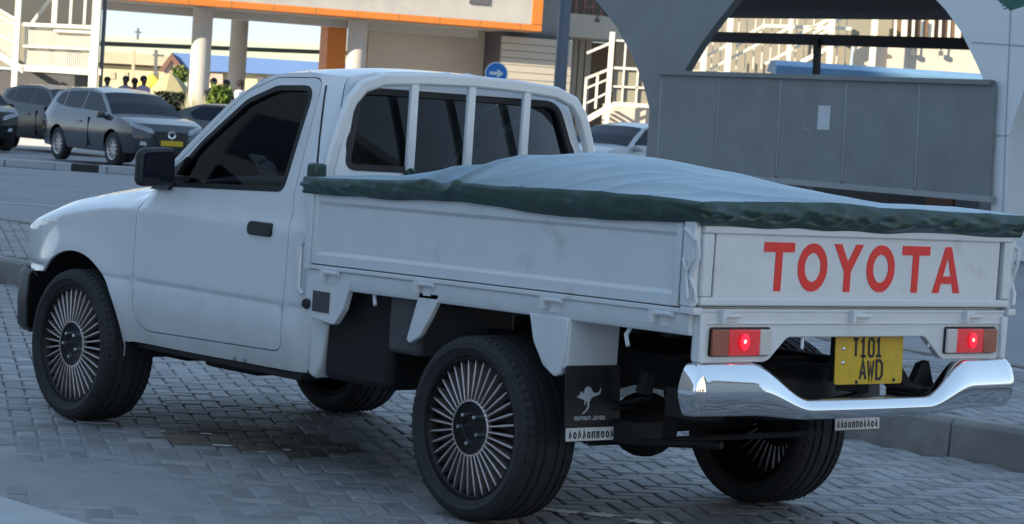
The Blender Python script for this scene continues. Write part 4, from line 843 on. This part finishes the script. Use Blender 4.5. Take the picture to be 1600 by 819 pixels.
a = ps.rect(940, 165, 1040, 230, 1.5); m = MB(); m.box(a[0], a[1], 1.5, 1.7, 0, a[3]); m.obj('base_wall', MT['beige'], st)
for k in range(6):
    f = k/6; a = ps.uz(915+42*f, 188-26*f, .2); m = MB(); m.box(a[0], a[0]+.16, .05, 1.3, a[1]-.03, a[1]); m.obj('tread', MT['stair'], st)
# stair tower at the left edge
pt = Pl(0, 76); tw = pt.root('stair_tower', 'white steel stair tower with mesh railings at the left edge of the picture', 'staircase')
ppost('post', pt, tw, 154, -25, 13); ppost('post', pt, tw, 31, -25, 9); ppost('post', pt, tw, 88, -25, 8, .3, 'steelwhite', pt.uz(88, 100)[1])
for x in (113, 135): ppost('window_bar', pt, tw, x, -25, 4, .3, 'steelwhite', pt.uz(x, 38)[1])
pbar('landing_beam', pt, tw, (34,106), (158,113), 10); pbar('handrail', pt, tw, (36,38), (150,43), 6); pbar('handrail', pt, tw, (84,48), (150,51), 4); pbar('midrail', pt, tw, (36,72), (150,77), 4)
pbar('stringer', pt, tw, (-40,62), (38,110), 10); 
for a, b, w in (((-20,4),(31,34),4), ((-20,14),(31,43),4), ((-20,44),(31,71),4)): pbar('handrail', pt, tw, a, b, w)
ppost('post', pt, tw, 52, 38, 7, .2, 'steelwhite', pt.uz(52, 106)[1]); pbar('handrail', pt, tw, (50,36), (82,-6), 5, .6)
m = MB(); x = 40
while x < 150: pt.bar(m, (x, 41), (x-1, 107), .035, .12); x += 3.1
x = -12
while x < 30: pt.bar(m, (x, 14+(x-30)*.55+20), (x-1, 62+(x-30)*.55+40), .035, .12); x += 3.1
kind(m.obj('railing_bars', MT['steelwhite'], tw), 'stuff')
a = pt.rect(-30, 40, 150, 108, 1.8); m = MB(); m.box(a[0], a[1], 1.8, 1.9, a[2], a[3]); m.obj('landing_wall', MT['mesh'], tw)
a = pt.rect(-40, -40, 148, 39, 2.2); m = MB(); m.box(a[0], a[1], 2.2, 2.4, a[2]+.02, a[3]); m.obj('shaded_interior', MT['interiordark'], tw)  # shaded interior put in as an even dark sheet behind the bars
a = pt.rect(-40, 112, 148, 180, 2.0); m = MB(); m.box(a[0], a[1], 2.0, 2.2, 0, a[3]); m.obj('undercroft_wall', MT['lining'], tw)
a = pt.uz(160, 20, .3); m = MB(); m.box(a[0]+.02, a[0]+.12, .2, .35, 0, a[1]+1.5); m.obj('edge_strip', MT['gapdark'], tw)
for k in range(9):
    f = k/9; a = pt.uz(-40+78*f, 66+48*f, .3); m = MB(); m.box(a[0], a[0]+.25, .2, 1.6, a[1]-.05, a[1]); m.obj('tread', MT['stair'], tw)
# large stair and wall seen through the canopy
pr = Pl(0, 84); big = pr.root('stair_block', 'cream building with white steel stair flights seen through the grey canopy', 'building')
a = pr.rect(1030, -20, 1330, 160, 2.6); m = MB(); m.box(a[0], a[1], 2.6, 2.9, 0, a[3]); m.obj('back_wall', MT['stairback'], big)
a = pr.rect(1331, 66, 1396, 200, 1.6); m = MB(); m.box(a[0], a[1], 1.6, 1.9, 0, a[3]); m.obj('side_wall', MT['beige'], big)
a = pr.rect(1397, 66, 1600, 200, 1.2); m = MB(); m.box(a[0], a[1], 1.2, 1.9, 0, a[3]); m.obj('front_wall', MT['cream'], big)
a = pr.rect(1397, -30, 1600, 64, 2.0); m = MB(); m.box(a[0], a[1], 2.0, 2.3, a[2], a[3]); m.obj('upper_wall', MT['brown'], big)
a = pr.rect(1310, -30, 1396, 64, 2.0); m = MB(); m.box(a[0], a[1], 2.0, 2.3, a[2], a[3]); m.obj('upper_wall', MT['mesh'], big)
for x in range(1402, 1580, 14): pbar('balcony_bar', pr, big, (x, -20), (x-4, 62), 4 if x % 3 else 8, 1.7)
for x, y, w in ((1145,-20,9), (1103,40,9), (1304,-20,9), (1371,-20,9), (1240,-20,6)): ppost('post', pr, big, x, y, w)
for (x0, y0), (x1, y1), w in (((1205,121),(1312,66),7), ((1075,103),(1190,42),4), ((1110,108),(1230,45),4), ((1150,72),(1190,50),4), ((1085,60),(1150,20),4), ((1235,60),(1300,28),5), ((1270,52),(1330,22),4), ((1150,88),(1240,40),3), ((1195,100),(1300,44),4), ((1075,112),(1215,118),5), ((1190,40),(1330,45),5), ((1075,85),(1110,66),4)): pbar('stair_rail', pr, big, (x0, y0), (x1, y1), w, .3)
for k in range(12):
    f = k/12; a = pr.uz(1208+100*f, 119-52*f, .7); m = MB(); m.box(a[0], a[0]+.2, .4, 1.8, a[1]-.05, a[1]); m.obj('tread', MT['stair'], big)
m = MB()
for x in range(1064, 1330, 13): pr.bar(m, (x, 30), (x-5, 108), .035, .5)
kind(m.obj('railing_bars', MT['steelwhite'], big), 'stuff')
for x in (1428, 1471): u, z = pr.uz(x, 66, 1.0); m = MB(); m.tube([(u, 1.2, z), (u, .95, z-.05), (u, .95, z-.3)], .03, 6); m.box(u-.07, u+.07, .88, 1.02, z-.45, z-.3); m.obj('wall_lamp', MT['gapdark'], big)
pa = Pl(0, 62); aw = pa.root('blue_awning', 'pale blue awning roof showing above the grey panel wall', 'awning')
a = pa.rect(1212, 104, 1545, 126); m = MB(); m.ext([(0, a[2]), (-.05, a[2]+.2), (.5, a[3]), (1.6, a[3]+.02), (2.4, a[2]+.1)], lambda u, v, w: (w, u, v), a[0], a[1]); m.obj('awning_sheet', MT['blue'], aw, smooth=60)
for x in (1230, 1400, 1530): ppost('post', pa, aw, x, 126, 5, .3, 'gapdark')

# ------------------------------------------------------------------ lamp post and road sign
pp = Pl(0, 38); lp = pp.root('lamp_post', 'tall slate-blue lamp post rising behind the pickup cab', 'lamp post')
u, z = pp.uz(879, 70); m = MB(); m.lathe([(.10,0),(.092,2.5),(.082,6.2),(0,6.2)], 20, lambda a, c, w: (u+a, c, w)); m.obj('pole', MT['pole'], lp)
m = MB(); m.lathe([(0,.02),(.22,.02),(.22,0)], 16, lambda a, c, w: (u+a, c, w)); m.obj('base_plate', MT['pole'], lp)
m = MB(); m.tube([(u, 0, 6.2), (u+.2, -.1, 6.5), (u+1.2, -.4, 6.6)], .05, 8); m.box(u+1.1, u+1.8, -.6, -.3, 6.52, 6.68); m.obj('lamp_head', MT['pole'], lp)
pg = Pl(0, 44); sg_ = pg.root('road_sign', 'round blue sign with a white arrow behind the pickup cab', 'road sign')
u, z = pg.uz(775.5, 115); r = 18/FPX*44
m = MB(); m.tube([(u, .06, 0), (u, .06, z+.1)], .035, 10); m.obj('pole', MT['pole'], sg_)
m = MB(); m.lathe([(0,0),(r,0),(r,.02),(0,.02)], 40, lambda a, c, w: (u+a, w, z+c)); m.obj('disc', MT['signwhite'], sg_)
m = MB(); m.lathe([(0,-.004),(r*.90,-.004),(r*.90,0)], 40, lambda a, c, w: (u+a, w, z+c)); m.obj('blue_face', MT['signblue'], sg_)
k = r*.62; m = MB(); m.ext([(u-k*.95,z-k*.20),(u+k*.15,z-k*.20),(u+k*.15,z-k*.62),(u+k*1.0,z+k*.02),(u+k*.15,z+k*.66),(u+k*.15,z+k*.24),(u-k*.95,z+k*.24)], lambda a, b, w: (a, w, b), -.008, -.0045); m.obj('arrow', MT['signwhite'], sg_, smooth=0)

# ------------------------------------------------------------------ grey canopy with flared legs
L_, R_ = Pl(0, 42).uz(1026, 200)[0], Pl(0, 36).uz(1563, 200)[0]
pc = Pl(L_, 42, atan2(-6, R_-L_)); can = pc.root('grey_canopy', 'grey clad canopy on flared legs with a panel wall between them', 'canopy')
def pxpoly(pl, pts, off=0.): return [pl.uz(x, y, off) for x, y in pts]
def leg(pts, m_, off, th, nm='leg'):
    P = pxpoly(pc, pts, off); P[0] = (P[0][0], 0.); P[-1] = (P[-1][0], 0.); m = MB(); m.ext(P, lambda u, v, w: (u, w, v), off, off+th); return m.obj(nm, MT[m_], can)
lR = leg([(1548,335),(1557,212),(1551,172),(1542,137),(1525,98),(1501,49),(1478,16),(1455,-8),(1430,-25),(1760,-25),(1690,20),(1640,70),(1615,112),(1600,142),(1586,181),(1576.6,212),(1577.5,335)], 'acpl', 0, .45)
lL = leg([(1008,244),(1015,172),(1005,131),(987,85),(962,40),(935,6),(905,-25),(1165,-25),(1142,8),(1120,35),(1094,70),(1070,110),(1052,150),(1043,190),(1042,244)], 'acp', 0, .16)
for off in (5.5,):
    o_ = MB(); P = pxpoly(pc, [(1080,244),(1085,150),(1070,90),(1040,30),(1010,-15),(1200,-15),(1160,30),(1130,90),(1112,150),(1112,244)], off); P[0] = (P[0][0], 0); P[-1] = (P[-1][0], 0)
def joint(a, b, parent, off=-.004, w=.018):
    m = MB(); pc.bar(m, a, b, w, off, .006); return m.obj('joint_line', MT['groove'], parent)
for a, b in (((1580,0),(1571,212)), ((1571,212),(1567,335)), ((1557,212),(1577,212.5)), ((1518,66),(1600,72))): joint(a, b, lR)
TOP = lambda x: 112+(x-1030)*.031; BOT = lambda x: 264+(x-1030)*.088
XS = [1031, 1124.5, 1220.5, 1323.5, 1437.5, 1557]
bk = MB(); q = pxpoly(pc, [(1031, TOP(1031)+3), (1557, TOP(1557)+3), (1550, BOT(1550)-3), (1029, BOT(1029)-3)], -.04); bk.ext(q, lambda u, v, w: (u, w, v), -.04, -.02); bk.obj('panel_backing', MT['groove'], can)
for i in range(5):
    a, b = XS[i]+.8, XS[i+1]-.8; lean_ = 5
    q = pxpoly(pc, [(a, TOP(a)), (b, TOP(b)), (b-9, BOT(b)), (a-6, BOT(a))], -.07); m = MB(); m.ext(q, lambda u, v, w: (u, w, v), -.08, -.045); pn = m.obj('cladding_panel', MT['acp'], can)
    if i == 2:
        q = pc.rect(1278, 165, 1297, 203, -.085); m = MB(); m.box(q[0], q[1], -.088, -.082, q[2], q[3]); m.obj('notice', MT['paper'], pn)
        m = MB(); pc.bar(m, (1257, 185), (1255, 200), .012, -.083, .004); pc.bar(m, (1255, 200), (1266, 203), .012, -.083, .004); m.obj('scratch_mark', MT['groove'], pn)
for i in (1, 2, 3, 4): joint((XS[i]-.5, TOP(XS[i])+6), (XS[i]-8, BOT(XS[i])-6), can, -.0815, .024)
joint((1034, 118), (1027, 246), can, -.0815, .024)
m = MB(); pc.bar(m, (1028, 113), (1550, 129), .07, -.08, .12); m.obj('top_rail', MT['acp'], can)
m = MB(); pc.bar(m, (1028, 266), (1552, 312), .085, -.08, .12); m.obj('bottom_rail', MT['railgrey'], can)
q = pc.rect(1180, 250, 1600, 420, 3.5); m = MB(); m.box(q[0]-1, pc.uz(1550, 320, 3.5)[0], 3.5, 3.7, 0, 1.6); m.obj('dark_void_sheet', MT['black'], can)  # black sheet standing in for the dark void below the panels
m = MB(); pc.bar(m, (1265, 270), (1262, 360), .08, .6); m.obj('screen_post', MT['acp'], can)
q = pc.rect(1446, 296, 1488, 345, 2.5); m = MB(); m.box(q[0], q[1], 2.5, 2.9, 0, q[3]); m.obj('red_bin', MT['lattice'], can)
q = pc.rect(1492, 300, 1530, 345, 2.5); m = MB(); m.box(q[0], q[1], 2.5, 2.9, 0, q[3]); m.obj('blue_bin', MT['pole'], can)
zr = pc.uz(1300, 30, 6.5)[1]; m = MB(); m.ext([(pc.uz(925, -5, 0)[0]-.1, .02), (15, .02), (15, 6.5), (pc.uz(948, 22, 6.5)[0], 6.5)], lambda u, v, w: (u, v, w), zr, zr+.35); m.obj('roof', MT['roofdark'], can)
m = MB(); pc.bar(m, (1010, 55), (1520, 69), .19, 4.5, .2); m.obj('cross_beam', MT['beam'], can)
m = MB(); pc.bar(m, (1278, 62), (1275, 122), .10, 4.4, .1); m.obj('post', MT['beam'], can)
q = pxpoly(pc, [(1010,244),(1024,170),(1020,110),(1003,60),(985,-10),(1200,-10),(1160,36),(1135,60),(1112,100),(1095,130),(1085,244)], 4.6)
q[0] = (q[0][0], 0); q[-1] = (q[-1][0], 0)
m = MB(); m.ext(q, lambda u, v, w: (u, w, v), 4.7, 5.0)
pe = Pl(0, 33); gs = pe.root('roof_sheet', 'corner of a green corrugated roof sheet above the pale canopy leg', 'roof sheet')
q = pxpoly(pe, [(1553,-6),(1579,17),(1625,2),(1625,-30),(1540,-30)]); m = MB(); m.ext(q, lambda u, v, w: (u, w, v), 0, .03); gso = m.obj('sheet', MT['green'], gs)
for k in range(5): m = MB(); pe.bar(m, (1556+k*3, -4+k*4.5), (1625, -26+k*7), .02, -.012, .02); m.obj('rib', MT['green'], gso)

# ------------------------------------------------------------------ far background
def pquad(name, pl, root, pts, m_, th=.3, off=0.): m = MB(); m.ext(pxpoly(pl, pts, off), lambda u, v, w: (u, w, v), off, off+th); return m.obj(name, MT[m_], root)
pf_ = Pl(0, 230); wh = pf_.root('warehouse', 'long pale green warehouse roof on the skyline between the columns', 'building')
pquad('roof', pf_, wh, [(120,54),(700,76),(700,86),(120,63)], 'palegreen', 12); pquad('gutter', pf_, wh, [(120,63.5),(700,86.5),(700,92),(120,70)], 'gapdark', 3, 1); pquad('wall', pf_, wh, [(120,70.3),(700,92.3),(700,160),(120,140)], 'palegreen', 3, .5)
pq = Pl(0, 165); hs = pq.root('tan_roof_house', 'yellow house under a tan sheet roof left of the first column', 'house')
pquad('roof', pq, hs, [(140,79),(266,87),(266,104),(140,97)], 'tanroof', 6); pquad('eave', pq, hs, [(140,97.3),(266,104.3),(266,107),(140,100)], 'brown', 1, .3); w_ = pquad('wall', pq, hs, [(140,100.3),(266,107.3),(266,170),(140,165)], 'yellowwall', 5, .6)
for x in (172, 192, 238): pquad('window', pq, hs, [(x,112),(x+8,112.5),(x+8,124),(x,123.5)], 'tanroof', .1, .52)
pw = Pl(0, 150); bh = pw.root('blue_roof_house', 'house with a blue sheet roof and a brown gable behind the columns', 'house')
pquad('roof', pw, bh, [(268,82),(640,106),(640,126),(293,110)], 'blueroof', 5); pquad('gable', pw, bh, [(248,110),(268,83),(290,111),(284,113),(268,94),(256,112)], 'gable', 1, -.4); pquad('gable_wall', pw, bh, [(256,112),(268,92),(284,113),(284,160),(256,160)], 'pink', 1, -.2); pquad('wall', pw, bh, [(293,110.5),(640,127),(640,180),(293,170)], 'yellowwall', 4, .5)
pquad('pink_panel', pw, bh, [(329,113),(348,114),(348,140),(329,139)], 'pink', .2, .2); pquad('window', pw, bh, [(402,120),(412,120.5),(412,130),(402,129.5)], 'gapdark', .2, .2)
pm_ = Pl(0, 225); mast = pm_.root('distant_mast', 'thin mast on the skyline above the warehouse roof', 'mast')
m = MB(); pm_.bar(m, (216, 44), (215, 62), .18); pm_.bar(m, (211, 50), (221, 51), .15); m.obj('pole', MT['gapdark'], mast)
for x in (209, 244): 
    pm2 = Pl(0, 120); t_ = pm2.root('utility_pole', ('thin pole in front of the yellow house, left of the gable' if x == 209 else 'darker pole with a cross arm close to the brown gable'), 'pole'); m = MB(); pm2.bar(m, (x, 78), (x-3, 175), .14); (pm2.bar(m, (x-5, 86), (x+12, 87), .1) if x == 244 else None); m.obj('pole', MT['gapdark' if x == 244 else 'tanroof'], t_)
kind(sheet('plaza', 0, 1, 0, 1, 0, 'palekerb'), 'structure'); bpy.data.objects.remove(bpy.data.objects['plaza'])
m = MB(); a, b, c, d_ = V(-30, 71), V(30, 71), V(30, 120), V(-30, 120); m.add([q+Vector((0,0,z)) for z in (-.05, .30) for q in (a, b, c, d_)], [(4,5,6,7),(0,1,5,4),(1,2,6,5),(2,3,7,6),(3,0,4,7)]); kind(m.obj('plaza', MT['palekerb'], None, smooth=0), 'structure')
# parasols
pu = Pl(0, 98)
def parasol(px, top, hw, drop, m_, label):
    u, z = pu.uz(px, top); k = hw/FPX*98; t = thing('parasol', label, 'parasol', pu.o+pu.ax*u, pu.rz)
    m = MB(); n = 8; R = [(0, z), (k*.5, z-drop/FPX*98*.42), (k, z-drop/FPX*98)]
    m.lathe(R, n, lambda a, c, w: (a, c, w)); m.lathe([(k, z-drop/FPX*98), (k, z-drop/FPX*98-.18)], n, lambda a, c, w: (a, c, w)); m.obj('canopy', MT[m_], t, smooth=0); m = MB(); m.tube([(0,0,0), (0,0,z)], .03, 6); m.obj('pole', MT['gapdark'], t)
parasol(238, 115, 22, 17, 'umbrella', 'bright yellow parasol above the heads behind the charcoal SUV'); parasol(266, 113, 38, 30, 'umbrella2', 'faded striped parasol left of the first column')
# clipped hedge, plants
def foliage(name, label, cat, px, py0, py1, hw, d, m_, n, seed, leaf=.10, blade=False, parts=('crown',), square=False):
    p = Pl(0, d); u, zt = p.uz(px, py0); zb_ = p.uz(px, py1)[1]; w = hw/FPX*d; t = thing(name, label, cat, p.o+p.ax*u+Vector((0,0,.30)), p.rz)
    R = random.Random(seed); m = MB(); zt -= .3; zb_ = max(.1, zb_-.3)
    for k in range(n):
        while True:
            a, b, c = R.uniform(-1, 1), R.uniform(-1, 1), R.uniform(-1, 1)
            if square or a*a+b*b+c*c < 1.0+.3*R.random(): break
        P = Vector((a*w, b*w*(.6 if square else 1), (zt+zb_)/2+c*(zt-zb_)/2)); q = Matrix.Rotation(R.uniform(0, 6.28), 3, 'Z') @ Matrix.Rotation(R.uniform(-1.1, 1.1), 3, 'X'); L = leaf*R.uniform(.6, 1.3)
        if blade: x = R.uniform(-1, 1)*w; h = (zt)*R.uniform(.6, 1.05); bend = R.uniform(-.3, .3); m.add([(x-.012,b*w,0),(x+.012,b*w,0),(x+bend*.5+.008,b*w,h*.6),(x+bend,b*w,h)], [(0,1,2),(0,2,3)])
        else: m.add([P+q@Vector(v) for v in ((0,-L,0),(L*.45,0,.03*L),(0,L,0),(-L*.45,0,.03*L))], [(0,1,2,3)])
    m.obj(parts[0], MT[m_], t, smooth=0)
    m = MB()
    for k in range(5): x = R.uniform(-.6, .6)*w; m.tube([(x*.4, 0, 0), (x, R.uniform(-.3, .3)*w, (zt+zb_)/2)], [.03, .012], 5)
    m.obj('stem', MT['trunk'], t)
foliage('clipped_hedge', 'dark clipped hedge under the striped parasol left of the first column', 'hedge', 272, 145, 182, 30, 88, 'hedge', 2600, 1, .09, square=True)
foliage('shrub', 'bright green leafy shrub between the two left columns', 'shrub', 346, 131, 185, 20, 75, 'leaf', 900, 2, .12)
foliage('ornamental_grass', 'tuft of pale dry grass at the foot of the first column', 'plant', 313, 140, 190, 17, 76, 'straw', 160, 3, .1, blade=True)
foliage('shrub', 'small green tree behind the brown gable and the striped parasol', 'shrub', 281, 103, 135, 14, 105, 'leaf', 400, 4, .12)
# people waiting on the plaza: only heads and shoulders clear the parked cars
def person(px, ytop, shirt, label, seed, face):
    p = Pl(0, 79); u, z = p.uz(px, ytop); H = z-.30; t = thing('person', label, 'person', p.o+p.ax*u+Vector((0, 0, .30)), p.rz+face, 'people standing on the plaza')
    k = H/1.75; bm_v = {'pelvis': (0,0,.95,.15), 'waist': (0,0,1.08,.135), 'chest': (0,.0,1.30,.16), 'neck0': (0,.0,1.47,.075), 'neck': (0,-.01,1.52,.058), 'head0': (0,-.02,1.58,.085), 'head': (0,-.015,1.66,.098), 'top': (0,.0,1.73,.06)}
    vs = [Vector(v[:3])*k for v in bm_v.values()]; rad = [v[3]*k for v in bm_v.values()]; ed = [(i, i+1) for i in range(len(vs)-1)]
    def chain(root, pts):
        i = root
        for x, y, z_, r in pts: vs.append(Vector((x, y, z_))*k); rad.append(r*k); ed.append((i, len(vs)-1)); i = len(vs)-1
        return i
    sw = random.Random(seed).uniform(-.08, .08)
    for s in (1, -1):
        chain(2, [(s*.19,0,1.40,.062),(s*.24,.02,1.15,.046),(s*.245,-.06+sw*s,.92,.036),(s*.24,-.09+sw*s,.83,.038)])
        hp = chain(0, [(s*.10,0,.88,.095),(s*.11,-.01,.50,.062),(s*.11,.02,.10,.042),(s*.11,-.10,.035,.038)])
        hand = [i for i, v in enumerate(vs) if abs(v.z-.83*k) < 1e-4 and v.x*s > 0][0]
        for f in range(5): chain(hand, [(s*(.225+.012*f if f else .20), -.12+sw*s+.012*f, .765 if f else .80, .010), (s*(.22+.012*f if f else .195), -.13+sw*s+.012*f, .725 if f else .775, .008)])
    me = bpy.data.meshes.new('body'); me.from_pydata([tuple(v) for v in vs], ed, []); o = bpy.data.objects.new('body', me); COL.objects.link(o); o.parent = t
    sk = o.modifiers.new('skin', 'SKIN'); sk.use_smooth_shade = True; me.skin_vertices.new() if not me.skin_vertices else None
    for i, sv in enumerate(me.skin_vertices[0].data): sv.radius = (rad[i], rad[i]*.8 if i in (1, 2) else rad[i]); sv.use_root = (i == 0)
    sb = o.modifiers.new('sub', 'SUBSURF'); sb.levels = 1; sb.render_levels = 1; me.materials.append(MT['skin'])
    m = MB(); m.ball((0,.005*k,1.675*k), .108*k, 10, (1,1.05,1)); m.v = [v if v.z > 1.63*k or v.y > .02*k else Vector((v.x*.9, v.y*.6, v.z)) for v in m.v]; m.obj('hair', MT['hair'], t)
    m = MB(); m.lathe([(.085*k,1.49*k),(.18*k,1.45*k),(.20*k,1.38*k),(.185*k,1.2*k),(.17*k,1.05*k),(.18*k,.92*k)], 20, lambda a, c, w: (a*1.05, c*.78, w)); m.obj('shirt', MT[shirt], t)
    for s in (1, -1):
        m = MB(); m.tube([(s*.17*k,0,1.41*k),(s*.225*k,.01,1.22*k)], [.08*k, .066*k], 10); m.obj('sleeve', MT[shirt], t)
        m = MB(); m.tube([(s*.09*k,0,.95*k),(s*.11*k,-.01,.5*k),(s*.11*k,.02,.09*k)], [.115*k, .085*k, .065*k], 10); m.obj('trouser_leg', MT['trousers'], t)
        m = MB(); m.ball((s*.036*k,-.098*k,1.655*k), .011*k, 5); m.obj('eye', MT['signwhite'], t)
    m = MB(); m.ball((0,-.108*k,1.625*k), .017*k, 5); m.obj('nose', MT['skin'], t); m = MB(); m.ball((0,-.10*k,1.585*k), .022*k, 5, (1.3,.5,.4)); m.obj('mouth', MT['gable'], t)
person(168, 121, 'shirtw', 'person in a pale top beside the white stair post', 1, .5); person(197, 120, 'shirtp', 'person in a mauve top, second head from the stair post', 2, -.4)
person(211, 123, 'shirtd', 'shorter person in a dark top in the middle of the group behind the charcoal SUV', 3, 2.8); person(225, 119.5, 'shirtp', 'person in a mauve top closest to the yellow parasol', 4, .9)
person(334, 123, 'shirtd', 'person in a dark top just right of the first column', 5, .2); person(354, 126, 'shirtd', 'person in a dark top behind the bright green shrub', 6, -1); person(376, 126, 'shirtw', 'person in a white shirt in front of the second column', 7, 1.4)
# ------------------------------------------------------------------ unseen buildings: tall one added to shade the road, low one for bounced sun
tb = thing('shade_block', 'long plain unseen block, added to shade the pickup', 'building', V(-40, -70), BASE)  # unseen, added to throw shade over pickup and canopy
m = MB(); m.box(-16, 0, 0, 104, 0, 27); m.obj('wall', MT['tower'], tb, smooth=0)
m = MB()
for r in range(8):
    for c in range(25): m.box(-.05, .02, 1.4+c*4.1, 3.4+c*4.1, 1.2+r*3.3, 2.9+r*3.3)
kind(m.obj('window_panes', MT['towerglass'], tb, smooth=0), 'stuff')
m = MB(); m.box(-16.3, .3, -.3, 104.3, 27.002, 27.6); m.obj('shade_block_parapet', MT['tower'], tb, smooth=0)
lb = thing('bounce_building', 'unseen sunlit building behind right, shaped to bounce light onto the tailgate', 'building', V(17, -44), BASE)  # unseen; height, nearness and pale render chosen to bounce sun onto the tailgate
m = MB(); m.box(0, 22, 0, 46, 0, 9.5); m.obj('wall', MT['bouncewhite'], lb, smooth=0)
m = MB(); m.box(-.4, 22.6, -.6, 46.6, 9.502, 10.1); m.obj('roof', MT['busw'], lb, smooth=0)
m = MB()
for k in range(9): m.box(-.06, .02, 2+k*4.8, 4.6+k*4.8, .4, 2.8)
kind(m.obj('window_panes', MT['towerglass'], lb, smooth=0), 'stuff')
lc = thing('office_building', 'white office building far behind the viewer', 'building', V(-6, -64), BASE)
m = MB(); m.box(0, 22, -12, 0, 0, 9); m.obj('wall', MT['busw'], lc, smooth=0)
m = MB()
for r in range(3):
    for c in range(7): m.box(1+c*3, 2.8+c*3, -.02, .05, .9+r*2.9, 2.5+r*2.9)
kind(m.obj('window_panes', MT['towerglass'], lc, smooth=0), 'stuff')
